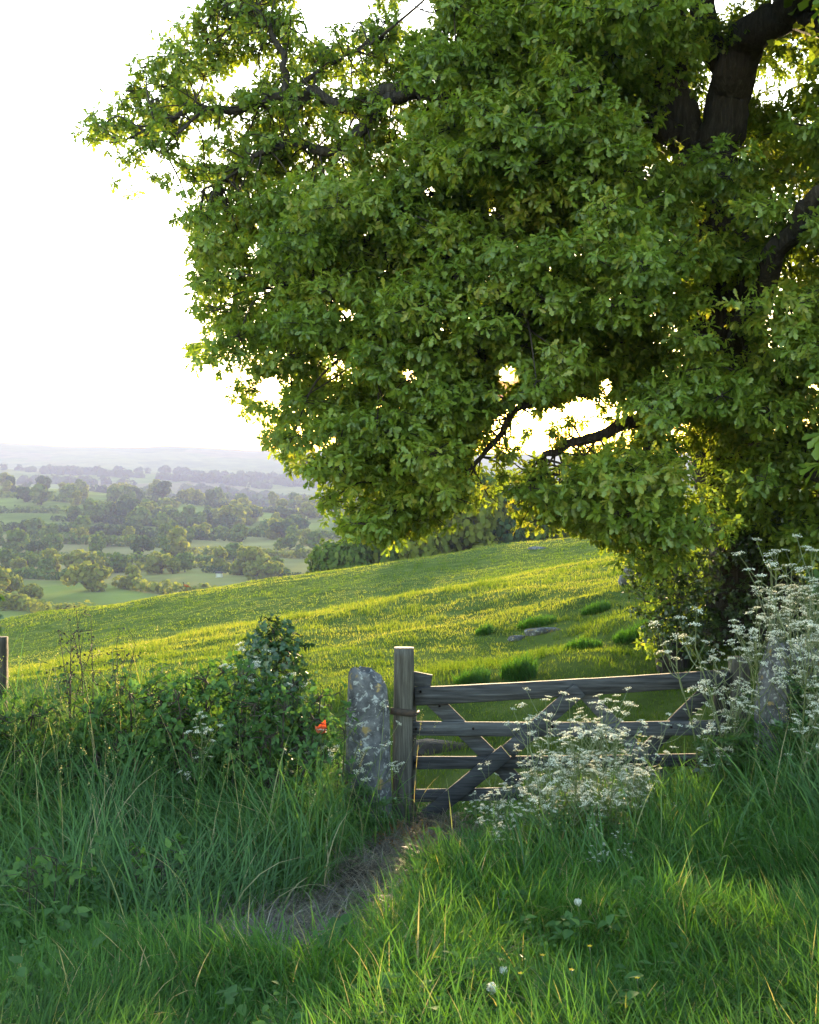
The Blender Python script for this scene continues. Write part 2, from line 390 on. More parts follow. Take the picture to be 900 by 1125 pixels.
CLUMP = (np.array([(-.5, -.2, 0), (-.15, -.5, .1), (.35, -.45, -.05), (.5, .1, .1), (.2, .5, 0), (-.35, .4, .1)], float), [np.array([[0, 1, 2, 3, 4, 5]])])

def rand_dir(n, r=rng):
    return unit(r.normal(size=(n, 3)))

def blades(geo, base, az, L, wd, t0, t1, segs, tint, mat=0):
    n = len(base); az = np.asarray(az); d = np.stack([np.sin(az), np.cos(az), np.zeros(n)], -1)
    ta = az + pi / 2 + rng.normal(0, .5, n)
    side = np.stack([np.sin(ta), np.cos(ta), np.zeros(n)], -1)
    up = np.array([0, 0, 1.0]); p = base.copy(); V = []
    for k in range(segs):
        s = k / segs
        hw = (wd * .5 * (1 - s ** 1.8 * .85))[:, None]
        V.append(p - side * hw); V.append(p + side * hw)
        th = (t0 + (t1 - t0) * (s + .5 / segs))[:, None]
        p = p + (d * np.sin(th) + up * np.cos(th)) * (L / segs)[:, None]
    V.append(p)
    k = 2 * segs + 1
    V = np.stack(V, 1).reshape(-1, 3)
    q = np.array([[2 * i, 2 * i + 1, 2 * i + 3, 2 * i + 2] for i in range(segs - 1)], int).reshape(-1, 4)
    off = (np.arange(n) * k)[:, None, None]
    fs = []
    if len(q): fs.append((q[None] + off).reshape(-1, 4))
    fs.append((np.array([[2 * segs - 2, 2 * segs - 1, 2 * segs]])[None] + off).reshape(-1, 3))
    geo.add(V, fs, mat, np.repeat(tint, k))

def ground_hit(px, py):
    d = np.array([(px - HX) / F, 1.0, -(py - HY) / F])
    for Y in np.arange(3.0, 90, .02):
        if d[2] * Y < Hs(d[0] * Y, Y): return d * Y
    return d * 90

def inpoly(px, py, poly):
    c = np.zeros(len(px), bool); n = len(poly); j = n - 1
    for i in range(n):
        xi, yi = poly[i]; xj, yj = poly[j]
        if yi != yj:
            c ^= ((yi > py) != (yj > py)) & (px < (xj - xi) * (py - yi) / (yj - yi) + xi)
        j = i
    return c
def polydist(px, py, poly):
    d = np.full(len(px), 1e9); n = len(poly)
    for i in range(n):
        a = np.array(poly[i], float); b = np.array(poly[(i + 1) % n], float); ab = b - a
        t = np.clip(((px - a[0]) * ab[0] + (py - a[1]) * ab[1]) / (ab @ ab), 0, 1)
        d = np.minimum(d, np.hypot(px - a[0] - t * ab[0], py - a[1] - t * ab[1]))
    return d

# ------------------------------------------------------------------ the path
PATH = [(500, 908, .15), (452, 925, .18), (430, 945, .16), (400, 985, .19), (362, 1018, .27), (305, 1040, .30), (235, 1055, .2)]
path_pts = np.array([ground_hit(a, b) for a, b, _ in PATH]); path_w = np.array([q[2] for q in PATH])
def path_dist(x, y):
    """distance to the path's centre line over its half width there"""
    best = np.full(len(x), 1e9)
    for i in range(len(path_pts) - 1):
        a, b = path_pts[i][:2], path_pts[i + 1][:2]; ab = b - a
        t = np.clip(((x - a[0]) * ab[0] + (y - a[1]) * ab[1]) / (ab @ ab), 0, 1)
        d = np.hypot(x - a[0] - t * ab[0], y - a[1] - t * ab[1]) / (path_w[i] * (1 - t) + path_w[i + 1] * t)
        best = np.minimum(best, d)
    return best + (fbm(x * 4, y * 4, 77) - .5) * .9

def build_path():
    c = spline(path_pts, 8); wd = np.interp(np.arange(len(c)), np.linspace(0, len(c) - 1, len(path_w)), path_w) * 1.35
    tan = unit(np.gradient(c[:, :2], axis=0)); nor = np.stack([tan[:, 1], -tan[:, 0]], -1)
    k = 17; s = np.linspace(-1, 1, k)
    P = c[:, None, :2] + nor[:, None] * (s[None, :, None] * wd[:, None, None] * (1 + .35 * (vnoise(np.arange(len(c))[:, None] * .35 + s[None] * 0, s[None] * 2 + 0 * np.arange(len(c))[:, None], 3) - .5))[..., None])
    x, y = P[..., 0].ravel(), P[..., 1].ravel()
    z = H(x, y) + .022 + (fbm(x * 9, y * 9, 4) - .5) * .08 - .035 * np.tile(np.abs(s) ** 6, len(c))
    n = len(c); i, j = np.meshgrid(np.arange(n - 1), np.arange(k - 1), indexing='ij'); a = i * k + j
    g = Geo(); g.add(np.stack([x, y, z], -1), np.stack([a, a + 1, a + k + 1, a + k], -1).reshape(-1, 4))
    tag(g.build('path', M['soil'], smooth=True), 'trodden bare earth path leading to the gate', 'path', kind='structure')
    # dead straw trodden into it
    m = 11000; t = rng.uniform(0, len(c) - 1.01, m); i = t.astype(int); fr = (t - i)[:, None]
    q = c[i] * (1 - fr) + c[i + 1] * fr; off = rng.normal(0, .95, m) * wd[i]
    b = q[:, :2] + nor[i] * off[:, None]
    keep = rng.random(m) < np.clip(.25 + .75 * fbm(b[:, 0] * 3, b[:, 1] * 3, 8) * 1.4 - (b[:, 1] > 7.6) * .3, 0, 1); b = b[keep]; m = len(b)
    z = H(b[:, 0], b[:, 1]) + .03
    g = Geo()
    blades(g, np.column_stack([b, z]), rng.uniform(0, 2 * pi, m), rng.uniform(.06, .32, m), rng.uniform(.003, .008, m), rng.uniform(.7, 1.5, m), rng.uniform(1.5, 1.9, m), 3, rng.random(m))
    tag(g.build('dead_grass', M['dead_grass']), 'trampled straw coloured dead grass strewn along the path', 'grass', kind='stuff')
build_path()

# ------------------------------------------------------------------ grass
def field_grass():
    g = Geo(); nt = 62000
    Y = np.exp(rng.uniform(math.log(9.3), math.log(92), nt)); px = rng.uniform(-140, 1080, nt); X = (px - HX) / F * Y
    k = 6
    Xb = np.repeat(X, k) + rng.normal(0, 1, nt * k) * .035 * np.repeat(np.sqrt(Y / 10), k); Yb = np.repeat(Y, k) + rng.normal(0, 1, nt * k) * .05 * np.repeat(Y / 10, k)
    tus = .55 * fbm(Xb * .8, Yb * .8, 55) + .45 * vnoise(Xb * 2.4, Yb * 2.0, 56); big = fbm(Xb * .13, Yb * .13, 51)
    n = len(Xb)
    L = (.055 + .11 * np.clip((tus - .47) * 3.2, 0, 1)) * rng.uniform(.6, 1.35, n) * (1 + .012 * np.clip(Yb - 20, 0, 60))
    L *= np.where(Yb > 34, .62, 1)
    wd = np.maximum(.006, .00055 * Yb) * rng.uniform(.7, 1.3, n)
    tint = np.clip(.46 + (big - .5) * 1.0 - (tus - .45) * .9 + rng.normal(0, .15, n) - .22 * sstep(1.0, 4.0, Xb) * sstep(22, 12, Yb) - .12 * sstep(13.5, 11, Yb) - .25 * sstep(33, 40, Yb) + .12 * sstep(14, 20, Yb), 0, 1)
    keep = np.ones(n, bool); keep &= ~((Yb < 10.6) & (rng.random(n) < .35))
    b = np.stack([Xb, Yb, H(Xb, Yb) - .015], -1)[keep]
    blades(g, b, rng.uniform(0, 2 * pi, len(b)), L[keep], wd[keep], rng.uniform(0, .5, len(b)), rng.uniform(.4, 1.5, len(b)), 2, tint[keep])
    tag(g.build('field_grass', M['field_grass']), 'yellow green grazed pasture grass on the slope', 'grass', kind='stuff')
field_grass()

def verge_masks(x, y):
    p = path_dist(x, y)
    left = sstep(0, -.4, x - np.interp(y, path_pts[::-1, 1], path_pts[::-1, 0])) * sstep(5.2, 6.2, y + .25 * (fbm(x * 2, y * 2, 13) - .5) * 4)
    right = sstep(2.1, 2.8, x) * sstep(6.2, 7.2, y)
    mound = np.exp(-((x - 1.35) / .75) ** 2 - ((y - 7.7) / .8) ** 2)
    return p, left, right, mound
def verge_grass():
    g = Geo(); m = 170000
    y = np.sqrt(rng.uniform(2.6 ** 2, 9.25 ** 2, m)); x = rng.uniform(-1, 1, m) * (.42 * y + .5)
    cl = rng.normal(0, .02, (m, 2))
    p, left, right, mound = verge_masks(x, y)
    den = np.clip(sstep(.7, 1.3, p), .02, 1) * (1 - .55 * left) * np.clip(.35 + fbm(x * 2.2, y * 2.2, 91) * 1.2, 0, 1)
    den *= np.where((y > 8.5) & (x > 0) & (x < 2.4), .5, 1)
    k = rng.random(m) < den; x, y, p, left, right, mound = [q[k] for q in (x, y, p, left, right, mound)]; n = len(x)
    pn = fbm(x * 1.6, y * 1.6, 61); pb = fbm(x * .7, y * .7, 62)
    L = (.10 + .24 * np.clip(pn * 1.5 - .25, 0, 1) + .22 * mound) * rng.uniform(.5, 1.45, n) * np.clip(.35 + sstep(.8, 2.2, p), 0, 1) * np.where((y > 7.5) & (x < .85) & (x > -.1), .38, 1)
    tint = np.clip(.45 + (pb - .5) * 1.1 + rng.normal(0, .17, n), 0, .9); dead = rng.random(n) < .04; tint[dead] = rng.uniform(.92, 1, dead.sum())
    wind = fbm(x * .8, y * .8, 66) * 9
    blades(g, np.stack([x, y, H(x, y) - .01], -1), wind + rng.normal(0, 1.4, n), L, rng.uniform(.0035, .0105, n), rng.uniform(0, .6, n), rng.uniform(.5, 2.3, n), 4, tint)
    tag(g.build('verge_grass', M['grass']), 'lush green uncut grass filling the verge before the gate', 'grass', kind='stuff')
verge_grass()

def tall_grass():
    g = Geo(); m = 60000
    y = rng.uniform(4.8, 8.9, m); x = rng.uniform(-1, 1, m) * (.42 * y + .5)
    p, left, right, mound = verge_masks(x, y)
    d = np.clip(left * sstep(1.0, 1.6, p) * (1 + .7 * sstep(7, 7.6, y)) + .8 * right + .35 * mound, 0, 1) * np.clip(fbm(x * 2.5, y * 2.5, 71) * 1.7 - .2, 0, 1)
    d = np.maximum(d, .9 * np.exp(-((x + .42) / .25) ** 2 - ((y - 8.32) / .22) ** 2))
    k = rng.random(m) < d * .62; x, y, left, right, mound = [q[k] for q in (x, y, left, right, mound)]; n = len(x)
    pn = fbm(x * 1.3, y * 1.3, 72)
    L = (.38 + .36 * np.clip(pn * 1.6 - .3, 0, 1)) * rng.uniform(.55, 1.3, n) * (1 + .25 * left * sstep(6.6, 7.3, y)) * np.where((y > 7.5) & (x < .85) & (x > .05), .4, 1)
    tint = np.clip(.42 + (fbm(x * .9, y * .9, 73) - .5) * 1.0 + rng.normal(0, .17, n), 0, .9); dead = rng.random(n) < .05; tint[dead] = rng.uniform(.92, 1, dead.sum())
    wind = fbm(x * 1.1, y * 1.1, 74) * 10
    blades(g, np.stack([x, y, H(x, y) - .01], -1), wind + rng.normal(0, 1.1, n), L, rng.uniform(.006, .014, n), rng.uniform(0, .35, n), rng.uniform(.7, 2.5, n), 6, tint)
    # flowering stems, thin and upright with a soft head
    m = 230; ys = rng.uniform(6.2, 8.9, m); xs = rng.uniform(-1, 1, m) * (.42 * ys)
    p, left, right, mound = verge_masks(xs, ys); k = rng.random(m) < np.clip(left + right + .3 * mound, 0, 1); xs, ys = xs[k], ys[k]; m = len(xs)
    b = np.stack([xs, ys, H(xs, ys)], -1); az = rng.uniform(0, 2 * pi, m); Ls = rng.uniform(.6, 1.0, m); t1 = rng.uniform(.1, .7, m)
    blades(g, b, az, Ls, np.full(m, .004), rng.uniform(0, .12, m), t1, 5, rng.uniform(.9, 1, m))
    # seed heads of the flowering stems
    for j in range(m):
        d = np.array([math.sin(az[j]), math.cos(az[j]), 0]); th = t1[j] * .5
        top = b[j] + (d * math.sin(th) + np.array([0, 0, math.cos(th)])) * Ls[j] * .97
        q = 14; p_ = top + np.outer(rng.uniform(-.10, .02, q), d * math.sin(t1[j]) + np.array([0, 0, math.cos(t1[j])])) + rng.normal(0, .006, (q, 3))
        scatter(g, *CLUMP, p_, frames(rand_dir(q), rand_dir(q)), rng.uniform(.004, .010, q), rng.uniform(.9, 1, q))
    tag(g.build('tall_grass', M['tall_grass']), 'tall bluish green drooping grass on the banks', 'grass', kind='stuff')
tall_grass()

def weeds():
    g = Geo(); m = 1500
    y = np.sqrt(rng.uniform(3.4 ** 2, 8.8 ** 2, m)); x = rng.uniform(-1, 1, m) * (.40 * y + .2); p, left, right, mound = verge_masks(x, y)
    k = (rng.random(m) < np.clip(fbm(x * 1.1, y * 1.1, 88) * 2.6 - 1.0, .05, 1)) & (p > 1.0); x, y, left = x[k], y[k], left[k]; z = H(x, y)
    for i in range(len(x)):
        n = rng.integers(5, 11); hh = rng.uniform(.05, .22) + .28 * left[i] * rng.random(); a = np.arange(n) * 2.4 + rng.random() * 6
        pos = np.stack([x[i] + rng.normal(0, .03, n), y[i] + rng.normal(0, .03, n), z[i] + hh * rng.uniform(.4, 1.1, n)], -1)
        d = np.stack([np.cos(a), np.sin(a), rng.uniform(-.3, .5, n)], -1)
        scatter(g, *OVATE, pos, frames(d, np.array([[0, 0, 1.0]]) + rng.normal(0, .2, (n, 3))), rng.uniform(.03, .085) * rng.uniform(.7, 1.2, n), np.clip(rng.normal(.55, .2, n), 0, 1))
    tag(g.build('ground_weeds', M['bramble_leaf']), 'low broad leaved weeds mixed into the verge grass', 'weeds', kind='stuff')
weeds()

# ------------------------------------------------------------------ trees of the valley and the grove
def crown_geo(g, lobes, n, size, tint0=.5, seed=0, mat=0, spread=.3):
    r = np.random.default_rng(seed)
    vol = np.array([l[3] ** 2 for l in lobes]); cnt = (n * vol / vol.sum()).astype(int)
    for (cx, cy, cz, rad), c in zip(lobes, cnt):
        d = unit(r.normal(size=(c, 3)))
        nz = np.array([mnoise.noise(Vector(q * 2.3 + (cx + seed, cy, cz))) for q in d])
        rr = rad * (1 + spread * nz) * r.uniform(.72, 1.06, c)
        p = np.array([cx, cy, cz]) + d * rr[:, None] * np.array([1, 1, .85])
        nrm = unit(d + r.normal(0, .55, (c, 3)) + np.array([0, 0, .25]))
        ax = unit(np.cross(nrm, r.normal(size=(c, 3))))
        Rm = np.stack([np.cross(ax, nrm), ax, nrm], -1)
        tint = np.clip(tint0 + r.normal(0, .17, c) + r.normal(0, .1), 0, 1)
        scatter(g, *CLUMP, p, Rm, size * r.uniform(.6, 1.4, c), tint, mat)

def tree_lobes(kind, r):
    """crown lobes of a tree 10 m tall standing at the origin"""
    L = []
    if kind == 'round':
        for _ in range(12):
            a = r.uniform(0, 2 * pi); q = r.uniform(.4, 3.2); z = r.uniform(3.2, 8.0); q *= 1 - max(0, z - 5.5) / 4.5
            L.append((q * math.cos(a), q * math.sin(a), z, r.uniform(1.2, 2.2)))
    elif kind == 'wide':
        for _ in range(16):
            a = r.uniform(0, 2 * pi); q = r.uniform(.5, 5.2); z = r.uniform(2.6, 6.8); q *= 1 - max(0, z - 5) / 6
            L.append((q * math.cos(a), q * math.sin(a), z, r.uniform(1.2, 2.1)))
    else:
        for _ in range(12):
            a = r.uniform(0, 2 * pi); z = r.uniform(1.6, 8.8); q = r.uniform(.2, 2.0) * (1.2 - z / 10)
            L.append((q * math.cos(a), q * math.sin(a), z, r.uniform(.9, 1.6)))
    return L
TREE_MESH = {}
def tree_proto(kind, matname, n, size, key):
    k = (kind, matname, key)
    if k in TREE_MESH: return TREE_MESH[k]
    seed = sum(map(ord, kind + matname)) + key * 13; r = np.random.default_rng(seed)
    g = Geo(); L = tree_lobes(kind, r)
    tube(g, spline([(0, 0, -.8), (.1, .05, 1.5), (-.1, 0, 3.5), (.15, .1, 6.5)], 3), np.interp(np.arange(10), [0, 9], [.34, .1]), 6, 1)
    for lx, ly, lz, lr in L[:7]:
        tube(g, spline([(0, 0, min(3, lz * .5)), (lx * .5, ly * .5, lz * .7), (lx, ly, lz)], 3), np.interp(np.arange(7), [0, 6], [.15, .04]), 5, 1)
    crown_geo(g, L, n, size, .5, seed)
    o = g.build('broadleaf_tree', [M[matname], M['oak_bark']])
    me = o.data; bpy.data.objects.remove(o); TREE_MESH[k] = me
    return me
def put_tree(name, kind, matname, n, size, key, loc, h, label, group, wide=1.0):
    me = tree_proto(kind, matname, n, size, key)
    o = bpy.data.objects.new(name, me); COL.objects.link(o)
    s = h / 10.0; o.location = (float(loc[0]), float(loc[1]), float(loc[2]) - 1.7 * s)
    o.scale = (s * wide, s * wide, s); o.rotation_euler = (0, 0, random.uniform(0, 6.28))
    tag(o, label, 'tree', group); return o

# (px, Y, height m, shape, colour, width) of the trees one can tell apart in the valley
VT = [(102, 292, 11.5, 'wide', 'far_leaf_yellow', 1.0), (22, 430, 12.5, 'round', 'far_leaf', 1.15), (60, 430, 11, 'round', 'far_leaf', 1), (107, 430, 10, 'round', 'far_leaf', .9),
      (84, 345, 11.5, 'wide', 'far_leaf_yellow', 1.1), (60, 350, 9.5, 'round', 'far_leaf_yellow', 1), (195, 410, 14, 'round', 'far_leaf_yellow', 1), (178, 345, 10, 'wide', 'far_leaf_yellow', 1.0), (205, 350, 8, 'round', 'far_leaf', 1),
      (243, 352, 9.8, 'round', 'far_leaf_yellow', .95), (283, 335, 11, 'round', 'far_leaf_yellow', 1), (268, 338, 10.5, 'round', 'far_leaf_yellow', .9), (147, 300, 7.5, 'round', 'far_leaf_yellow', 1), (155, 420, 10, 'round', 'far_leaf_blue', 1),
      (13, 285, 8, 'wide', 'far_leaf_yellow', .8), (-8, 270, 11, 'round', 'far_leaf_yellow', 1), (35, 265, 6.5, 'wide', 'far_leaf_yellow', .9), (5, 360, 9, 'round', 'far_leaf', 1), (30, 370, 8, 'wide', 'far_leaf', .8), (130, 350, 8, 'round', 'far_leaf', 1),
      (109, 640, 16, 'wide', 'far_leaf', .95), (142, 640, 18, 'round', 'far_leaf_blue', 1.1), (160, 650, 16, 'round', 'far_leaf', 1.2), (180, 560, 13, 'round', 'far_leaf', 1), (220, 600, 12, 'round', 'far_leaf', 1.1), (47, 700, 17, 'round', 'far_leaf', 1.1), (30, 720, 15, 'wide', 'far_leaf_blue', .9),
      (307, 560, 14, 'wide', 'far_leaf', 1.2), (325, 555, 13, 'round', 'far_leaf_blue', 1.3), (338, 470, 9, 'round', 'far_leaf_yellow', 1), (318, 440, 9, 'wide', 'far_leaf', 1), (345, 430, 10, 'round', 'far_leaf', 1)]
vs = []
for px, Y, h, kd, cm, wd in VT: vs.append((px + random.uniform(-2, 2), Y, h, kd, cm, wd))
for px0, px1, Y0, Y1, n, h0, h1 in [(-60, 380, 860, 960, 75, 11, 19), (-60, 250, 740, 860, 26, 10, 16), (60, 400, 580, 700, 50, 10, 17), (-40, 400, 460, 540, 34, 8, 13), (-60, 330, 310, 420, 24, 5, 10),
                                   (180, 420, 620, 760, 40, 11, 17), (-60, 180, 240, 290, 10, 3.5, 6), (380, 900, 420, 900, 26, 8, 14)]:
    for _ in range(n):
        px, Y = random.uniform(px0, px1), random.uniform(Y0, Y1)
        if random.random() < .48: continue
        if fbm([(px - HX) / F * Y * .011], [Y * .011], 33)[0] < .40 and Y < 860: 
            px += random.uniform(15, 40)
        vs.append((px, Y, random.uniform(h0, h1), random.choice(['round', 'round', 'wide', 'tall']), random.choice(['far_leaf', 'far_leaf', 'far_leaf_blue', 'far_leaf_yellow', 'far_leaf_yellow']), random.uniform(.9, 1.3)))
for px, Y, h, kd, cm, wd in vs:
    yel = cm == 'far_leaf_yellow'
    zone = 'on the far wooded slope' if Y > 540 else 'in the valley below the pasture'
    col = {'far_leaf_yellow': 'yellowish green', 'far_leaf': 'dull green', 'far_leaf_blue': 'dark bluish green'}[cm]
    shape = {'round': 'round crowned', 'wide': 'wide spreading', 'tall': 'narrow upright'}[kd]
    g_ = f'{col} {shape} trees {zone}'
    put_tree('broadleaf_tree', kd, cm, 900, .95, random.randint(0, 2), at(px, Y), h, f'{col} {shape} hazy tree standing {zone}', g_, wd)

# hedgerows between the valley fields
def hedgerow(pts, Yw, h, cm, label):
    P = spline([at(px, Y) for px, Y in pts], 8); g = Geo(); r = np.random.default_rng(int(pts[0][1]))
    Ls = []
    for i in range(len(P) - 1):
        k = max(1, int(np.linalg.norm(P[i + 1] - P[i]) / (h * .4)))
        for q in range(k):
            c = P[i] + (P[i + 1] - P[i]) * (q / k); s = r.uniform(.7, 1.35)
            Ls.append((c[0], c[1], Hs(c[0], c[1]) + h * .45 * s, h * .5 * s))
    crown_geo(g, Ls, int(28 * len(Ls)), h * .3, .45, 3)
    o = g.build('hedgerow', M[cm], origin=P[0]); tag(o, label, 'hedgerow', 'hedgerows between the valley fields')
hedgerow([(-40, 560), (60, 540), (150, 520), (270, 500)], 0, 4.5, 'far_leaf_blue', 'dark hedgerow crossing the valley below the wooded slope')
hedgerow([(-40, 745), (50, 735), (130, 720), (240, 640)], 0, 4, 'far_leaf', 'dull hedgerow along the upper edge of the pale valley field')
hedgerow([(-40, 415), (60, 400), (140, 390), (240, 385)], 0, 3.2, 'far_leaf', 'hedgerow behind the yellow green valley trees')
hedgerow([(130, 300), (160, 290), (205, 280), (235, 275)], 0, 3.2, 'far_leaf_yellow', 'low pale scrubby hedgerow just beyond the pasture edge')
hedgerow([(225, 345), (262, 338), (310, 330), (345, 325)], 0, 2.2, 'far_leaf_blue', 'low dark hedgerow below the pair of yellow green trees')
for hx0, hY0, hx1, hY1, hc, hl in [(-50, 335, 110, 320, 'far_leaf', 'low rough hedgerow before the wide yellow green valley tree'), (20, 480, 190, 455, 'far_leaf', 'long dull hedgerow crossing behind the darkest valley trees'), (200, 420, 350, 400, 'far_leaf_yellow', 'yellowish hedgerow running towards the grove'), (60, 610, 260, 590, 'far_leaf_blue', 'dark hedgerow along the foot of the far wooded slope'), (-50, 640, 90, 655, 'far_leaf', 'hedgerow along the lower edge of the pale valley field'), (230, 540, 400, 520, 'far_leaf', 'dull hedgerow below the dense wood by the oak crown'), (150, 820, 330, 800, 'far_leaf_blue', 'hazy dark hedgerow high on the far wooded slope'), (110, 345, 230, 372, 'far_leaf_yellow', 'slanting yellowish hedgerow behind the tiny shed')]:
    hedgerow([(hx0, hY0), (hx0 * .6 + hx1 * .4, hY0 * .6 + hY1 * .4 + 6), (hx1, hY1)], 0, 4.2 if hY0 > 450 else 3.0, hc, hl)
hedgerow([(-60, 262), (10, 250), (60, 238), (105, 228)], 0, 3.0, 'far_leaf_yellow', 'yellowish hedgerow at the foot of the pasture')

# far-off woods and hedges on the next ridges, each one mass
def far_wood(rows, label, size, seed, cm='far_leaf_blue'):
    r = np.random.default_rng(seed); Ls = []
    for px0, px1, Y0, Y1, n, h in rows:
        for _ in range(n):
            px, t = r.uniform(px0, px1), r.random(); Y = Y0 + (Y1 - Y0) * (px - px0) / (px1 - px0) + r.normal(0, 12)
            p = at(px, Y); s = r.uniform(.6, 1.3); Ls.append((p[0], p[1], p[2] + h * .4 * s, h * .55 * s))
    g = Geo(); crown_geo(g, Ls, 22 * len(Ls), size, .45, seed)
    tag(g.build('far_wood', M[cm]), label, 'woodland', kind='stuff')
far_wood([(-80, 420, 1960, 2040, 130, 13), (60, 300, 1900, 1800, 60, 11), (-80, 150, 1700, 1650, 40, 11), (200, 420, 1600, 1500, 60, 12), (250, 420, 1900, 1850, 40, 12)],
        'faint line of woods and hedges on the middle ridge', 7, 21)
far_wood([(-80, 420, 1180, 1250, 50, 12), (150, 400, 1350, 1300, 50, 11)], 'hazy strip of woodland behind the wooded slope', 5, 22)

# the grove just beyond the pasture's edge
GR = [(352, 100, 5.2, 'wide', 'far_leaf', 1.0), (372, 97, 6.4, 'round', 'far_leaf', .9), (398, 99, 6.8, 'round', 'far_leaf_blue', 1.0), (425, 96, 7.6, 'wide', 'far_leaf', .7), (455, 98, 8.6, 'round', 'far_leaf', .9), (488, 96, 9.6, 'wide', 'far_leaf_yellow', .75),
      (515, 99, 10.2, 'round', 'far_leaf', .95), (540, 96, 9.6, 'wide', 'far_leaf_yellow', .7), (566, 98, 8.2, 'round', 'far_leaf_blue', .9), (592, 96, 7.2, 'round', 'far_leaf', .9), (618, 98, 6.6, 'wide', 'far_leaf', .8), (645, 97, 6.0, 'round', 'far_leaf_yellow', .9), (675, 99, 6, 'round', 'far_leaf', 1)]
for i, (px, Y, h, kd, cm, wd) in enumerate(GR):
    col = {'far_leaf_yellow': 'light green', 'far_leaf': 'mid green', 'far_leaf_blue': 'dark green'}[cm]
    kind_ = {'wide': 'spreading', 'round': 'rounded'}[kd]
    hit = at(px, Y)
    me = tree_proto(kd, cm, 5200, .42, 7 + i % 3)
    o = put_tree('grove_tree', kd, cm, 5200, .42, 7 + i % 3, hit, h * 1.42, f'{col} {kind_} tree in the grove beyond the top edge of the pasture', f'{col} {kind_} trees of the grove behind the pasture', wd)

# small white shed far below
def shed():
    p = at(241, 330); e = empty('shed', p, 'tiny white shed among the valley trees', 'shed')
    g = Geo(); w_, d_, h_ = .9, .8, 1.2
    g.add([(-w_, -d_, 0), (w_, -d_, 0), (w_, d_, 0), (-w_, d_, 0), (-w_, -d_, h_), (w_, -d_, h_), (w_, d_, h_), (-w_, d_, h_)], np.array([[0, 1, 5, 4], [1, 2, 6, 5], [2, 3, 7, 6], [3, 0, 4, 7]]))
    g.build('wall', M['petal'], e)
    g = Geo(); g.add([(-w_ - .2, -d_ - .2, h_), (w_ + .2, -d_ - .2, h_), (w_ + .2, d_ + .2, h_), (-w_ - .2, d_ + .2, h_), (-w_ - .2, 0, h_ + .5), (w_ + .2, 0, h_ + .5)], [np.array([[0, 1, 5, 4], [2, 3, 4, 5], [0, 3, 2, 1]]), np.array([[0, 4, 3], [1, 2, 5]])])
    g.build('roof', M['wood_x'], e)
shed()

# ------------------------------------------------------------------ the oak
CROWN = [(245, -20), (205, 15), (160, 50), (148, 85), (95, 130), (86, 156), (112, 168), (165, 152), (205, 152), (188, 185), (222, 215), (197, 245), (213, 300), (224, 345), (210, 388), (262, 402),
         (258, 448), (300, 462), (296, 500), (338, 522), (358, 560), (385, 594), (430, 604), (472, 592), (510, 562), (530, 530), (522, 500), (535, 462), (580, 445), (650, 452), (692, 444),
         (702, 470), (655, 492), (615, 500), (575, 512), (565, 545), (592, 552), (610, 582), (640, 590), (690, 608), (720, 645), (760, 655), (900, 635), (1150, 640), (1350, 420), (1350, -420), (900, -560), (480, -420), (440, -60), (400, 20), (345, 22), (330, -20)]
GAPS = [(557, 410, 14), (530, 391, 5), (550, 432, 6), (566, 470, 24), (600, 470, 16), (640, 452, 17), (665, 420, 8), (532, 512, 14), (560, 498, 12), (590, 500, 12), (696, 460, 9), (688, 184, 6), (708, 186, 7), (676, 206, 5), (735, 200, 5),
        (616, 238, 5), (605, 295, 6), (627, 295, 5), (540, 230, 6), (470, 207, 7), (490, 357, 6), (450, 410, 9), (280, 275, 9), (287, 246, 6), (400, 257, 8), (380, 345, 8), (295, 428, 15), (410, 170, 8), (445, 145, 6), (425, 240, 6),
        (170, 100, 6), (272, 84, 13), (215, 92, 8), (370, 12, 26), (460, 12, 20), (345, 30, 10), (240, 150, 8), (500, 520, 5), (610, 520, 10), (250, 330, 6), (330, 470, 6), (300, 385, 5), (660, 215, 4)]
FRINGE = [(240, 390, 26), (262, 370, 30), (240, 340, 26), (228, 310, 24), (235, 275, 26), (285, 430, 26), (300, 400, 30), (320, 475, 26), (225, 235, 22), (350, 510, 26), (518, 398, 32), (598, 402, 32), (557, 368, 30), (556, 446, 22), (640, 400, 34), (682, 388, 34), (612, 368, 30), (520, 430, 24), (600, 436, 20), (640, 432, 18), (580, 390, 18), (535, 412, 14), (578, 425, 14), (720, 410, 34), (690, 350, 34), (480, 400, 36), (650, 350, 34), (860, 400, 40), (880, 370, 40), (840, 180, 40), (830, 430, 40), (522, 470, 20), (500, 500, 24), (482, 540, 26), (512, 548, 17), (546, 466, 12), (575, 545, 13), (600, 572, 15), (640, 578, 16), (556, 522, 12), (622, 528, 15), (650, 545, 19), (682, 575, 20), (600, 540, 14), (586, 512, 10), (640, 505, 13), (672, 500, 15), (535, 450, 14), (592, 452, 11), (625, 458, 10), (665, 560, 18), (455, 575, 22), (425, 585, 18), (620, 556, 12), (400, 560, 22),
          (120, 140, 24), (105, 150, 16), (150, 120, 26), (178, 95, 24), (190, 60, 24), (225, 40, 22), (250, 20, 20), (275, 10, 18), (300, 25, 16), (210, 105, 18), (160, 75, 16), (140, 100, 14), (240, 60, 20), (185, 130, 16)]
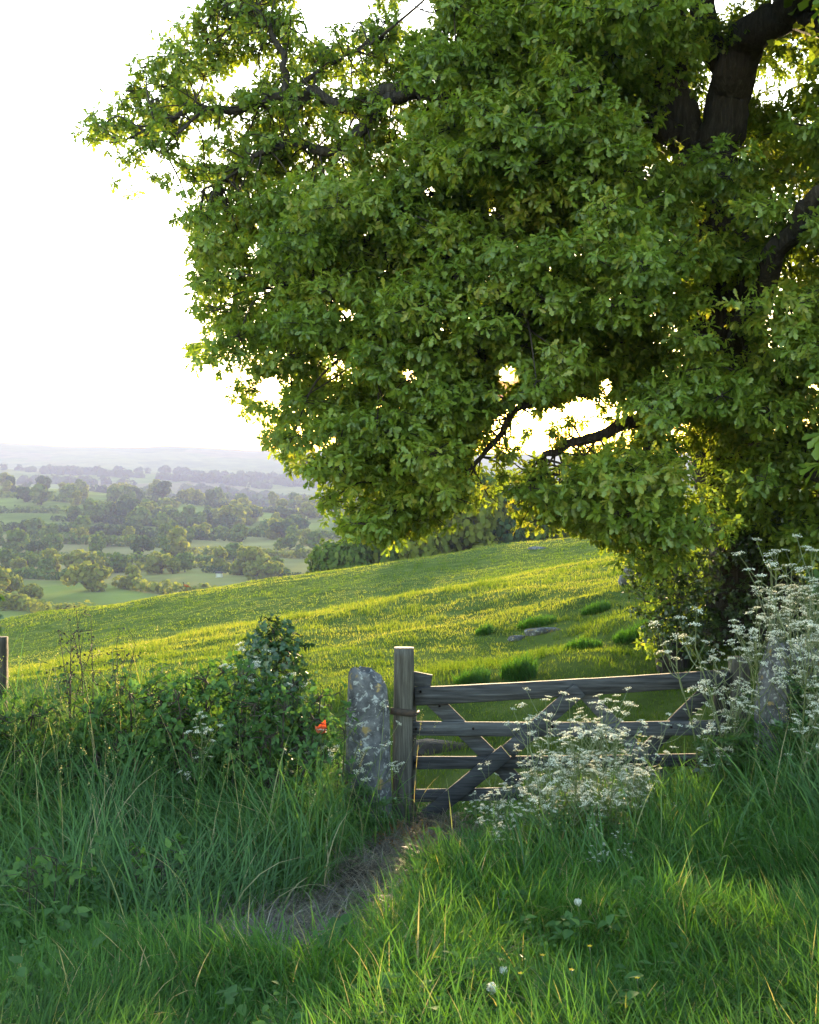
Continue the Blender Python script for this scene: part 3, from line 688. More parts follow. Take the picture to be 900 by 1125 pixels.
def crown_blobs():
    B = []; tries = 0
    while len(B) < 900 and tries < 60000:
        tries += 1
        px, py = (random.uniform(70, 720), random.uniform(-30, 620)) if random.random() < .7 else (random.uniform(600, 1380), random.uniform(-480, 660))
        a = np.array([px]), np.array([py])
        if not inpoly(*a, CROWN)[0]: continue
        d = polydist(*a, CROWN)[0]
        off = px > 940 or py < -50; airy = (px < 470 and py < 205) or px < 300
        R = min(d + 4, (random.uniform(15, 30) if airy else random.uniform(22, 50)) if not off else random.uniform(60, 95))
        if R < 11: continue
        t = min(1, max(0, (px - 120) / 650))
        sp = .6 + 1.9 * t
        Y = 12.3 - .6 * t + random.uniform(-sp, sp) * (1 if px > 250 else .5)
        if py > 430 and px > 640: Y = random.uniform(9.4, 12.6)
        if airy: Y = random.uniform(12.35, 13.6)
        if 690 < px < 860 and py < 190 and random.random() < .55: Y = random.uniform(13.3, 15.2)
        # keep blobs from piling on each other
        if any(math.hypot(px - b[0], py - b[1]) < .5 * min(R, b[2]) and abs(Y - b[3]) < .8 for b in B): continue
        B.append((px, py, R, Y))
    for px, py, R in FRINGE: B.append((px, py, R, random.uniform(11.3, 12.1) if py > 215 else random.uniform(12.4, 13.2)))
    for _ in range(26): B.append((random.uniform(700, 930), random.uniform(200, 560), random.uniform(26, 42), random.uniform(10.4, 12.0)))
    return B

BOUGHS = [  # px, py, Y, radius in m
    ('trunk', [(835, 740, 13, .62), (825, 650, 13, .50), (806, 500, 13, .43), (792, 350, 13, .42), (782, 230, 13, .42), (778, 170, 13, .40)]),
    ('limb', [(778, 190, 13, .34), (800, 110, 12.9, .31), (812, 60, 12.7, .27), (860, 10, 12.2, .24), (920, -60, 11.5, .2), (1050, -160, 10.5, .14)]),
    ('limb', [(778, 200, 13, .30), (745, 120, 13.3, .26), (736, 40, 13.5, .24), (742, -60, 13.6, .2), (730, -200, 13.6, .14), (745, -330, 13.5, .08)]),
    ('limb', [(805, 90, 12.8, .2), (770, 10, 13, .17), (800, -120, 13.2, .13), (860, -250, 13.2, .08)]),
    ('limb', [(745, 150, 13.2, .17), (690, 118, 13, .14), (620, 108, 12.8, .125), (540, 112, 12.5, .115), (490, 98, 12.3, .105), (440, 100, 12.2, .095), (385, 113, 12.2, .085), (340, 103, 12.2, .075), (312, 108, 12.2, .07), (265, 120, 12.2, .052), (215, 121, 12.2, .04), (172, 140, 12.3, .024), (125, 155, 12.3, .01)]),
    ('limb', [(455, 100, 12.2, .085), (425, 113, 12.1, .085), (408, 134, 12.0, .08), (385, 158, 12.0, .068), (352, 168, 12.0, .06), (322, 155, 12.1, .045), (285, 168, 12.1, .035), (250, 195, 12.1, .022), (222, 212, 12.1, .01)]),
    ('limb', [(314, 107, 12.2, .05), (314, 70, 12.2, .042), (300, 38, 12.25, .034), (282, 10, 12.3, .026), (262, -14, 12.3, .014)]),
    ('limb', [(318, 100, 12.2, .035), (350, 80, 12.3, .03), (385, 60, 12.4, .022), (410, 45, 12.4, .012)]),
    ('limb', [(225, 121, 12.2, .028), (190, 150, 12.1, .018), (160, 162, 12.0, .009), (138, 178, 12.0, .004)]),
    ('limb', [(490, 130, 11.4, .05), (462, 160, 11.4, .055), (450, 205, 11.4, .055), (436, 250, 11.4, .05), (414, 284, 11.5, .04), (370, 300, 11.5, .025), (310, 318, 11.5, .012)]),
    ('limb', [(770, 240, 12.9, .2), (680, 235, 12.4, .14), (590, 245, 12, .10), (500, 265, 11.8, .07), (420, 290, 11.8, .045), (330, 320, 11.8, .02)]),
    ('limb', [(785, 330, 12.9, .2), (700, 340, 12, .13), (600, 350, 11.4, .09), (500, 340, 11.2, .05), (400, 370, 11.2, .025)]),
    ('limb', [(795, 440, 12.9, .16), (720, 450, 12, .1), (650, 480, 11.6, .06), (610, 495, 11.6, .045), (592, 525, 11.6, .025), (600, 550, 11.6, .012)]),
    ('limb', [(690, 345, 12, .09), (620, 400, 11.8, .06), (565, 455, 11.8, .045), (535, 495, 11.8, .035), (500, 530, 11.8, .028), (455, 565, 11.8, .014)]),
    ('limb', [(800, 400, 12.8, .2), (830, 330, 11.5, .15), (870, 250, 10.5, .12), (905, 215, 10, .10), (980, 180, 9.6, .05)]),
    ('limb', [(742, 20, 13.5, .12), (640, -30, 13.2, .09), (545, -40, 12.8, .07), (540, 40, 12.6, .04), (500, 10, 12.6, .02)]),
    ('limb', [(745, -40, 13.6, .12), (640, -150, 13, .08), (540, -260, 12.6, .04)]),
    ('limb', [(860, 10, 12.2, .14), (960, 60, 11.5, .1), (1100, 100, 11, .06), (1250, 160, 11, .03)]),
    ('limb', [(810, 480, 12.8, .14), (880, 520, 11, .09), (960, 540, 10.2, .06), (1080, 540, 10, .03)]),
]
def build_oak():
    base = W(830, 700, 13.0); base[2] = Hs(base[0], base[1])
    root = empty('oak_tree', base, 'large spreading oak overhanging the gate with the low sun behind its leaves', 'tree')
    skel = []; side_twigs = Geo(); twig_tips = []
    def clear(q):
        x, y = proj(q); return math.hypot(x - 557, y - 410) > 24
    for k, (nm, pts) in enumerate(BOUGHS):
        c = spline([W(a, b, y) for a, b, y, _ in pts], 7); rr = np.interp(np.arange(len(c)), np.arange(len(pts)) * 7, [q[3] for q in pts])
        # crooked growth
        wob = np.array([[mnoise.noise(Vector((i * .33, k * 5.1, j * 9.7))) for j in range(3)] for i in range(len(c))])
        env = np.minimum(1, np.arange(len(c)) / 5)[:, None]
        c = c + wob * (np.minimum(rr, .11) + .03)[:, None] * env
        g = Geo(); tube(g, c - base, rr * (.8 if nm == 'limb' else 1), 14 if rr[0] > .15 else 8, rough=.3 if rr[0] < .2 else .2, seed=k * 3.3)
        g.build(nm, M['oak_bark'], root, smooth=True)
        skel.append(c)
        if nm == 'limb':
            for i in range(6, len(c)):
                if rr[i] > .11 or c[i][1] < 9 or rng.random() < .3: continue
                for _ in range(2):
                    d = unit(rng.normal(size=3) + unit(c[i] - c[i - 3]) * .8 + np.array([0, 0, .1])); L_ = rng.uniform(.18, .6)
                    e = c[i] + d * L_; k1 = c[i] + d * L_ * .5 + rng.normal(0, .05, 3)
                    if not clear(e) or not clear(k1): continue
                    tube(side_twigs, spline([c[i], k1, e], 4) - base, np.linspace(min(.012, rr[i] * .5), .003, 9), 5, cap=False)
                    q = e + (k1 - e) * rng.random((3, 1)) + rng.normal(0, .03, (3, 3)); twig_tips.append(q)
    sk = np.concatenate(skel)
    B = crown_blobs(); gl = Geo(); gt = side_twigs
    def clear(q):
        x, y = proj(q); return math.hypot(x - 557, y - 410) > 24
    allp = []; print('blobs', len(B))
    for (px, py, R, Y) in B:
        c = W(px, py, Y); r = R / F * Y
        off = px > 960 or py < -70
        # a branchlet from the nearest bough
        dd = np.linalg.norm(sk - c, axis=1) + .35 * np.maximum(0, c[2] - sk[:, 2] + .1) ; i = int((dd * rng.uniform(1, 1.5, len(dd))).argmin()); a = sk[i]
        mid = (a + c) / 2 + rng.normal(0, .08, 3) * dd[i] + np.array([0, 0, .06 * dd[i]])
        if (px < 700 or py < 430) and not off and clear(mid) and not (px > 640 and py < 420) and (dd[i] < .9 or rng.random() < .35): tube(gt, spline([a, mid, c], 5) - base, np.linspace(min(.018, .007 + .008 * dd[i]), .005, 11), 5, tint=.5, cap=False)
        n = int((66 if not off else 20) * (.5 if px < 470 and py < 205 else .8 if px < 330 else 1) * (r / .3) ** 2)
        d = rand_dir(n); rad = r * rng.uniform(.2, 1.08, n) ** .7; sp = rng.random(n) < .2; rad[sp] *= rng.uniform(1.05, 1.6, sp.sum())
        p = c + d * rad[:, None] * np.array([1.28, 1.28, .56])
        qx, qy = proj(p)
        for gx, gy, gr in GAPS:
            hit = np.hypot(qx - gx, qy - gy) < np.where(gx == 557, 19 + rng.uniform(-8, 5, len(qx)), gr * 1.2)
            p, d, qx, qy = p[~hit], d[~hit], qx[~hit], qy[~hit]
        n = len(p)
        for q in range(0, min(n, 11)):
            if clear((c + p[q]) / 2) and clear(p[q]): tube(gt, spline([c, (c + p[q]) / 2 + rng.normal(0, .03, 3), p[q]], 3) - base, np.linspace(.006, .0025, 7), 4, cap=False)
        allp.append((p, d, off, np.full(n, rng.normal(0, .12))))
    tt = np.concatenate(twig_tips); allp.append((tt, rand_dir(len(tt)), False, rng.normal(0, .1, len(tt))))
    for p, d, off, bt in allp:
        n = len(p)
        if n == 0: continue
        k = 8 if not off else 4
        up = np.array([0, 0, 1.0])
        axis = unit(d * .8 + rng.normal(0, .45, (n, 3)) + up * -.12)
        # a rosette: leaves spread round the shoot tip
        ph = (np.arange(k) * 2.39996)[None] + rng.uniform(0, 6.28, (n, 1))
        t1 = unit(np.cross(axis, rng.normal(size=(n, 3)))); t2 = np.cross(axis, t1)
        op = rng.uniform(.55, 1.5, (n, k))
        dirs = axis[:, None] * np.cos(op)[..., None] + (t1[:, None] * np.cos(ph)[..., None] + t2[:, None] * np.sin(ph)[..., None]) * np.sin(op)[..., None]
        dirs = dirs.reshape(-1, 3) + np.array([0, 0, -.28]); dirs = unit(dirs)
        pos = np.repeat(p, k, 0) + np.repeat(axis, k, 0) * rng.uniform(-.03, .03, (n * k, 1))
        Rm = frames(dirs, np.repeat(axis, k, 0) * .6 + np.array([0, 0, .8]) + rng.normal(0, .3, (n * k, 3)))
        sc = rng.uniform(.05, .118, n * k) * (1 if not off else 1.9)
        tint = np.clip(.47 + np.repeat(bt, k) * 1.0 + rng.normal(0, .18, n * k) + np.repeat(rng.normal(0, .1, n), k), 0, 1)
        tmpl = OAK_T if not off else OAK_S
        scatter(gl, *tmpl, pos - base, Rm, sc, tint)
    gt.build('twigs', M['twig'], root, smooth=True)
    gl.build('crown', M['oak_leaf'], root)
    print('oak verts', gl.n)
build_oak()
# ------------------------------------------------------------------ dark bushes about the oak's foot
def bush(name, blobs, leafmat, tmpl, lsize, dens, label, cat, group=None, stems=1.0, seed=0, rmin=.55, droop=-.25, tint0=.45, cluster=4, stem_r=.012):
    """leafy bush: blobs are (px, py, Y, r in m)"""
    r = np.random.default_rng(seed)
    c0 = np.mean([W(b[0], b[1], b[2]) for b in blobs], axis=0); base = np.array([c0[0], c0[1], Hs(c0[0], c0[1])])
    root = empty(name, base, label, cat, group)
    gs, gl = Geo(), Geo()
    for (px, py, Y, rad) in blobs:
        c = W(px, py, Y)
        foot = np.array([c[0] * .8 + base[0] * .2, c[1] * .8 + base[1] * .2, 0]); foot[2] = Hs(foot[0], foot[1]) - .05
        mid = (foot + c) / 2 + r.normal(0, .1, 3) * rad
        if stems and c[2] > foot[2] + .1 and r.random() < stems: tube(gs, spline([foot, mid, c], 4) - base, np.linspace(stem_r, stem_r * .4, 9), 5, cap=False)
        n = max(4, int(dens * (rad / .3) ** 2)); d = unit(r.normal(size=(n, 3))); p = c + d * (rad * r.uniform(rmin, 1.12, n))[:, None] * np.array([1, 1, .9])
        gz = H(p[:, 0], p[:, 1]) + .01; ok = p[:, 2] > gz; p, d = p[ok], d[ok]; n = len(p)
        if n == 0: continue
        for q in range(0, min(n, 7)):
            tube(gs, spline([c, (c + p[q]) / 2 + r.normal(0, .03, 3), p[q]], 3) - base, np.linspace(stem_r * .4, .002, 7), 4, cap=False)
        k = cluster
        axis = unit(d + r.normal(0, .5, (n, 3)) + np.array([0, 0, .25]))
        t1 = unit(np.cross(axis, r.normal(size=(n, 3)))); t2 = np.cross(axis, t1)
        ph = np.arange(k) * 2 * pi / k + r.uniform(0, 6.28, (n, 1)); op = r.uniform(.6, 1.5, (n, k))
        dirs = axis[:, None] * np.cos(op)[..., None] + (t1[:, None] * np.cos(ph)[..., None] + t2[:, None] * np.sin(ph)[..., None]) * np.sin(op)[..., None]
        dirs = unit(dirs.reshape(-1, 3) + np.array([0, 0, droop]))
        Rm = frames(dirs, np.repeat(axis, k, 0) + np.array([0, 0, .7]) + r.normal(0, .3, (n * k, 3)))
        scatter(gl, *tmpl, np.repeat(p, k, 0) - base, Rm, lsize * r.uniform(.55, 1.3, n * k), np.clip(tint0 + r.normal(0, .1) + r.normal(0, .18, n * k), 0, 1))
    if gs.v: gs.build('stems', M['twig'], root, smooth=True)
    gl.build('foliage', M[leafmat], root)
    return root
def rblobs(poly, n, Y0, Y1, r0, r1, seed):
    r = random.Random(seed); xs = [p[0] for p in poly]; ys = [p[1] for p in poly]; out = []
    while len(out) < n:
        px, py = r.uniform(min(xs), max(xs)), r.uniform(min(ys), max(ys))
        if inpoly(np.array([px]), np.array([py]), poly)[0]: out.append((px, py, r.uniform(Y0, Y1), r.uniform(r0, r1)))
    return out
bush('thorn_bush', rblobs([(715, 590), (900, 560), (1010, 570), (1000, 745), (880, 745), (770, 735), (722, 705), (700, 640)], 96, 11.7, 13.2, .2, .38, 1), 'dark_leaf', OVATE, .055, 60,
     'dark dense bush growing round the foot of the oak trunk', 'bush', seed=4, stems=.06)
bush('sapling_bush', rblobs([(690, 600), (745, 590), (760, 690), (735, 715), (700, 690)], 18, 11.6, 12.6, .14, .26, 2), 'oak_leaf', OVATE, .06, 44,
     'thin light leaved sapling growing at the sunny edge of the dark bush', 'bush', seed=5, tint0=.5, stems=.12, stem_r=.008)

# ------------------------------------------------------------------ wood and stone
def board(g, a, b, wd, th, side, n=14, wear=.004, seed=0, mat=0, taper=1.0, bulge=0.0):
    """sawn weathered board from a to b; wd across 'side', th across the third axis; edges rounded and worn"""
    a, b = np.array(a, float), np.array(b, float); ax = unit(b - a); side = unit(np.array(side, float) - ax * np.dot(side, ax)); nor = np.cross(ax, side)
    ch = min(wd, th) * .14
    sec = [(-wd / 2 + ch, -th / 2), (wd / 2 - ch, -th / 2), (wd / 2, -th / 2 + ch), (wd / 2, th / 2 - ch), (wd / 2 - ch, th / 2), (-wd / 2 + ch, th / 2), (-wd / 2, th / 2 - ch), (-wd / 2, -th / 2 + ch)]
    V = []
    for i in range(n):
        t = i / (n - 1); p = a + (b - a) * t; k = 1 + (taper - 1) * t
        sag = math.sin(t * pi) * bulge
        for j, (u, v) in enumerate(sec):
            e = wear * (mnoise.noise(Vector((t * 5 + seed, j * 1.3, seed * 2.1))) + .5 * mnoise.noise(Vector((t * 19 + seed, j * 2.3, seed))))
            V.append(p + side * (u * k + math.copysign(e, u)) + nor * (v + math.copysign(e, v)) - np.array([0, 0, sag]))
    f = []
    for i in range(n - 1):
        for j in range(8): f.append((i * 8 + j, i * 8 + (j + 1) % 8, (i + 1) * 8 + (j + 1) % 8, (i + 1) * 8 + j))
    g.add(V, [np.array(f), np.array([list(range(8))[::-1], [(n - 1) * 8 + j for j in range(8)]])], mat, (seed * .37) % 1)

def gate():
    Y = 8.95
    def P(px, py, dy=0.0): return W(px, py, Y + dy)
    base = P(455, 905); base[2] = Hs(base[0], base[1])
    root = empty('wooden_gate', base, 'grey weathered wooden field gate with slanting braces behind the cow parsley', 'gate')
    def part(name, a, b, wd_px, th, side, mat, **kw):
        g = Geo(); board(g, np.array(a) - base, np.array(b) - base, wd_px / F * Y, th, side, **kw); return g.build(name, M[mat], root)
    Z, Xs = (0, 0, 1), (1, 0, 0)
    part('top_rail', P(456, 765), P(800, 744), 19, .06, Z, 'wood_x', seed=1, taper=.85, bulge=.008, n=24)
    part('rail', P(452, 800), P(800, 799), 15, .032, Z, 'wood_x', seed=2, bulge=.012, n=24)
    part('rail', P(450, 838), P(800, 834), 13, .03, Z, 'wood_x', seed=3, bulge=.006, n=24)
    part('rail', P(450, 874), P(800, 868), 13, .03, Z, 'wood_x', seed=4, n=24)
    part('rail', P(450, 914), P(800, 902), 12, .03, Z, 'wood_x', seed=5, n=24)
    dy = .052
    part('brace', P(452, 911, -dy), P(556, 826, -dy), 17, .03, Xs, 'wood_x', seed=6)
    part('brace', P(558, 826, -dy), P(637, 757, -dy), 17, .03, Xs, 'wood_x', seed=6.5)
    part('brace', P(475, 768, dy), P(570, 862, dy), 17, .03, Xs, 'wood_x', seed=7)
    part('brace', P(634, 752, dy), P(735, 862, dy), 15, .03, Xs, 'wood_x', seed=8)
    part('brace', P(776, 760, dy), P(690, 845, dy), 15, .03, Xs, 'wood_x', seed=9)
    for bx, by in [(483, 776), (520, 801), (497, 872), (530, 838), (607, 799), (668, 798), (738, 799), (713, 835), (462, 760), (457, 801), (456, 838)]:
        g = Geo(); p_ = P(bx, by, -.06) - base; tube(g, [p_ + [0, -.004, 0], p_ + [0, .02, 0]], [.009, .009], 8); g.build('bolt', M['iron'], root)
    part('stile', P(449, 742, .05), P(449, 912, .05), 17, .045, Xs, 'wood_z', seed=10)
    part('stile_head', P(452, 745, .05), P(474, 749, .05), 15, .05, Z, 'wood_x', seed=12, n=4)
    for bx, by in [(483, 776), (520, 801), (497, 872), (530, 838), (607, 799), (668, 798), (738, 799), (713, 835), (462, 760), (457, 801), (456, 838)]:
        g = Geo(); p_ = P(bx, by, -.06) - base; tube(g, [p_ + [0, -.004, 0], p_ + [0, .02, 0]], [.009, .009], 8); g.build('bolt', M['iron'], root)
    part('stile', P(793, 738, .06), P(793, 912, .06), 17, .055, Xs, 'wood_z', seed=11)
gate()

def gatepost(name, pxt, pyt, pxb, pyb, Y, wpx, label, strap=None, seed=0, mat='wood_z', slant=.02):
    a, b = W(pxb, pyb, Y), W(pxt, pyt, Y); a[2] = Hs(a[0], a[1]) - .15
    base = a + np.array([0, 0, .15]); root = empty(name, base, label, 'gatepost')
    w_ = wpx / F * Y; g = Geo(); board(g, a - base, b - base, w_, w_ * .95, (1, 0, 0), n=24, wear=.007, seed=seed)
    g.build('post', M[mat], root)
    if strap:
        px0, px1, py = strap
        g = Geo(); c0, c1 = W(px0, py, Y - w_ * .55) - base, W(px1, py + 3, Y - w_ * .55) - base
        board(g, c0, c1, .05, .016, (0, 0, 1), n=6, wear=.002, seed=3); tube(g, [c1 + [0, 0, -.01], c1 + [.02, .05, -.01], c1 + [.03, .1, -.005]], .011, 6)
        g.build('latch', M['iron'], root)
    return root
gatepost('wooden_gatepost', 444, 712, 441, 905, 8.86, 21, 'thick weathered wooden gatepost with a rusty latch beside the lichened stone', strap=(429, 456, 781), seed=2)
gatepost('wooden_gatepost', 812, 722, 813, 900, 9.0, 20, 'dark wooden hanging post at the gate end under the cow parsley', seed=5)

def rock(name, c, size, label, cat, mat='stone', seed=0, rz=0.0, shape=None, sub=4, amp=.16, part=None):
    bm = bmesh.new(); bmesh.ops.create_icosphere(bm, subdivisions=sub, radius=1.0)
    pr = random.Random(int(seed * 100)); planes = [(Vector((pr.gauss(0, 1), pr.gauss(0, 1), pr.gauss(0, .5))).normalized(), pr.uniform(.72, .92)) for _ in range(9)]
    for v in bm.verts:
        p = v.co.copy()
        q = Vector([math.copysign(abs(x) ** .72, x) for x in p])
        if shape: q = shape(q)
        f = 1 + amp * mnoise.noise(p * 1.6 + Vector((seed, 0, 0))) + amp * .5 * mnoise.noise(p * 4.1 + Vector((0, seed, 0))) + amp * .22 * mnoise.noise(p * 11 + Vector((0, 0, seed)))
        q = Vector((q.x * f, q.y * f, q.z * (1 + (f - 1) * .5)))
        for nn, dd_ in planes:
            ex = q.dot(nn) - dd_
            if ex > 0: q -= nn * ex * .9
        v.co = Vector((q.x * size[0], q.y * size[1], q.z * size[2]))
    me = bpy.data.meshes.new(name); bm.to_mesh(me); bm.free(); me.materials.append(M[mat])
    for p in me.polygons: p.use_smooth = True
    o = bpy.data.objects.new(name, me); COL.objects.link(o); o.location = tuple(float(x) for x in c); o.rotation_euler = (0, 0, rz)
    if label: tag(o, label, cat)
    return o
def stone_post_shape(q):
    t = (q.z + 1) / 2
    return Vector((q.x * (1.0 - .30 * t ** 2.6) + .1 * t * (q.x > 0) * -.3, q.y * (1 - .25 * t), (1.0 - (1.0 - min(1, abs(q.z))) ** 2.2 ) * (1 if q.z > 0 else -1) - .10 * q.x * t))
c = W(403, 830, 8.72); rock('standing_stone', (c[0], c[1], c[2] - .1), (.208, .17, .74), 'upright grey standing stone patched with lichen beside the gatepost', 'standing stone', seed=3.1, shape=stone_post_shape, sub=5)
c = W(850, 790, 8.4); rock('standing_stone', (c[0], c[1], c[2] - .1), (.15, .15, .70), 'pale tall standing stone half hidden in cow parsley right of the gate', 'standing stone', seed=8.4, shape=stone_post_shape, sub=5)
c = W(876, 745, 8.6); rock('stone_block', (c[0], c[1], c[2] - .05), (.18, .2, .33), 'bluish grey stone block just behind the pale standing stone', 'stone', seed=5.4, sub=4)
# stones and stumps lying on the pasture
def field_rock(px, py, size, label, seed, mat='stone', lift=-.03, cat='stone', rz=0.0):
    h = ground_hit(px, py); return rock('field_stone', (h[0], h[1], h[2] + size[2] * .35 + lift), size, label, cat, seed=seed, sub=3, mat=mat, rz=rz, amp=.22)
field_rock(596, 694, (.30, .14, .07), 'flat grey stone sunk in the grassy slope', 1.2, rz=.25)
field_rock(570, 702, (.16, .12, .06), 'small flat stone beside the larger sunk grey stone', 1.9, rz=.5)
field_rock(688, 640, (.13, .15, .12), 'blocky grey stone at the front of the little stone heap by the bush', 2.2)
field_rock(697, 636, (.22, .16, .08), 'flat pale stone lying across the little heap by the bush', 2.9, lift=.13, rz=.2)
field_rock(710, 637, (.2, .15, .10), 'rounded stone of the little heap, nearest the bush', 3.4)
field_rock(590, 603, (.45, .3, .10), 'low grey rock near the top edge of the pasture', 4.1)
field_rock(672, 806, (.22, .2, .10), 'brown mossy stone behind the gate top rail', 6.3, mat='soil')
field_rock(738, 735, (.2, .2, .24), 'dark earthy stump on the slope below the bush', 7.3, mat='soil', cat='stump')
field_rock(480, 820, (.4, .2, .06), 'low heap of bare brown earth behind the gate', 8.8, mat='soil', cat='earth heap')

# ------------------------------------------------------------------ dark grass tussocks on the slope
def tussock(px, py, h, rad, label, seed, mat='grass'):
    p = ground_hit(px, py); n = int(900 * rad / .3); g = Geo()
    a = rng.uniform(0, 2 * pi, n); q = rad * np.sqrt(rng.random(n)); x, y = p[0] + q * np.cos(a), p[1] + q * np.sin(a)
    blades(g, np.stack([x, y, H(x, y) - .02], -1), a + rng.normal(0, .7, n), h * rng.uniform(.6, 1.2, n) * (1 - .4 * q / rad), rng.uniform(.007, .013, n), rng.uniform(0, .3, n), rng.uniform(.4, 1.4, n), 3, np.clip(rng.normal(.24, .16, n), 0, 1))
    o = g.build('grass_tussock', M[mat], origin=p); tag(o, label, 'tussock', 'dark tussocks on the pasture slope')
tussock(570, 744, .34, .20, 'tall dark tussock just above the gate top rail', 1)
tussock(533, 696, .2, .14, 'small dark tussock left of the flat grey stone', 2)
tussock(518, 752, .26, .2, 'low dark tussock between the gatepost and the tallest tussock', 3)
tussock(655, 672, .22, .22, 'wide dark tussock on the slope right of the flat grey stone', 4)
tussock(590, 686, .2, .3, 'broad soft tussock right behind the flat grey stone', 5)
tussock(700, 700, .26, .3, 'shaggy tussock near the foot of the sapling', 6)
tussock(640, 712, .2, .24, 'low tussock in the middle of the slope above the gate', 7)

# ------------------------------------------------------------------ hedge left of the gate
bush('bramble_bush', rblobs([(175, 765), (235, 740), (280, 738), (340, 765), (352, 800), (345, 860), (190, 860)], 46, 7.75, 8.3, .12, .24, 11), 'bramble_leaf', OVATE, .05, 70, 'tangled bramble bush in front of the ivy mound', 'bramble', seed=11, cluster=3, tint0=.4, stems=.4)
bush('bramble_bush', rblobs([(85, 772), (150, 760), (195, 765), (200, 860), (90, 860)], 28, 7.9, 8.5, .1, .2, 12), 'bramble_leaf', OVATE, .054, 70, 'fresh green bramble bush between the bare brown twigs and the tangled bramble', 'bramble', seed=12, cluster=3, tint0=.5, stems=.4)
bush('bramble_bush', rblobs([(-60, 775), (30, 770), (90, 790), (90, 870), (-60, 870)], 28, 7.8, 8.5, .1, .22, 13), 'bramble_leaf', OVATE, .048, 70, 'dark low bramble bush at the foot of the dark post', 'bramble', seed=13, cluster=3, tint0=.3, stems=.4)
bush('bramble_bush', [(245, 738, 8.3, .15), (225, 748, 8.25, .16), (262, 730, 8.4, .12), (205, 756, 8.2, .15), (255, 760, 8.2, .18), (232, 775, 8.1, .2), (270, 790, 8.05, .18), (345, 790, 8.1, .13), (352, 765, 8.3, .1)], 'bramble_leaf', OVATE, .05, 80, 'sloping bramble tangle leaning on the left side of the ivy mound', 'bramble', seed=21, cluster=3, tint0=.45, stems=.4)
bush('ivy_mound', [(300, 708, 8.5, .20), (318, 716, 8.45, .16), (282, 712, 8.5, .15), (300, 735, 8.4, .22), (322, 745, 8.4, .15), (280, 745, 8.4, .15), (310, 770, 8.4, .22), (330, 785, 8.4, .2), (285, 780, 8.4, .22), (300, 694, 8.5, .14), (310, 810, 8.35, .24), (270, 810, 8.35, .2), (340, 815, 8.35, .18), (300, 850, 8.3, .2), (265, 845, 8.3, .18)], 'ivy_leaf', IVY_T, .045, 190, 'rounded mound of glossy dark ivy rising above the hedge', 'ivy', seed=14, cluster=3, rmin=.6, stems=.2)
bush('bramble_shoots', rblobs([(130, 930), (200, 925), (215, 985), (140, 990)], 9, 5.9, 6.3, .07, .13, 15), 'bramble_leaf', OVATE, .05, 30, 'leafy bramble shoots low in the long grass left of the path', 'bramble', seed=15, cluster=3, tint0=.6, stem_r=.005)
bush('bramble_shoots', rblobs([(0, 930), (90, 920), (100, 985), (10, 1000)], 10, 5.6, 6.2, .07, .13, 16), 'bramble_leaf', OVATE, .05, 30, 'leafy bramble shoots at the left end of the long grass', 'bramble', seed=16, cluster=3, tint0=.5, stem_r=.005)
bush('hedge_undergrowth', rblobs([(740, 850), (820, 830), (840, 900), (800, 940), (750, 930)], 16, 8.2, 8.8, .1, .2, 17), 'dark_leaf', OVATE, .05, 46, 'dark tangled undergrowth beneath the gate hanging end', 'undergrowth', seed=17, cluster=3)
bush('hedge_undergrowth', rblobs([(885, 740), (890, 650), (960, 620), (1000, 760), (980, 860), (830, 860), (850, 800)], 36, 8.5, 9.3, .12, .24, 18), 'bramble_leaf', OVATE, .06, 50, 'leafy green undergrowth round the pale standing stone', 'undergrowth', seed=18, cluster=3, tint0=.35)
bush('hedge_undergrowth', rblobs([(345, 760), (385, 760), (380, 850), (345, 860)], 14, 8.3, 8.7, .08, .15, 19), 'bramble_leaf', OVATE, .05, 40, 'small leafy tangle between the ivy mound and the lichened stone', 'undergrowth', seed=19, cluster=3, tint0=.6, stems=.3, stem_r=.006)

# upright leafy plants and dry stalks along the hedge
def stalk_plant(px, Y, h, label, leafy=True, seed=0, cat='nettle', name='nettle', group=None):
    r = np.random.default_rng(seed); b = at(px, Y); root = empty(name, b, label, cat, group); g, gl = Geo(), Geo()
    for s in range(r.integers(2, 5)):
        f = r.normal(0, .05, 3) * [1, 1, 0]; lean = r.normal(0, .10, 2); hh = h * r.uniform(.75, 1.05)
        c = spline([f, f + [lean[0] * .3, lean[1] * .3, hh * .5], f + [lean[0], lean[1], hh]], 5); tube(g, c, np.linspace(.005, .002, len(c)), 5, cap=False, tint=r.random())
        if leafy:
            for i in range(2, len(c)):
                for q in range(2):
                    a = i * 1.57 + q * pi; d = np.array([[math.cos(a), math.sin(a), -.15]])
                    scatter(gl, *OVATE, c[i][None], frames(d, np.array([[0, 0, 1.0]])), [.085 * r.uniform(.7, 1.1) * (1.15 - .5 * i / len(c))], np.array([np.clip(r.normal(.5, .15), 0, 1)]))
        else:
            for i in range(4, len(c)):
                d = unit(r.normal(size=3) + [0, 0, .8]) * r.uniform(.06, .2); tube(g, spline([c[i], c[i] + d * .5, c[i] + d + [0, 0, -.01]], 3), np.linspace(.003, .0012, 7), 4, cap=False)
                n = 4; scatter(gl, *CLUMP, c[i] + d + r.normal(0, .02, (n, 3)), frames(unit(r.normal(size=(n, 3))), r.normal(size=(n, 3))), r.uniform(.008, .02, n), r.random(n))
    g.build('stems', M['parsley_stem'] if leafy else M['twig'], root); gl.build('leaves' if leafy else 'seed_heads', M['bramble_leaf'] if leafy else M['twig'], root)
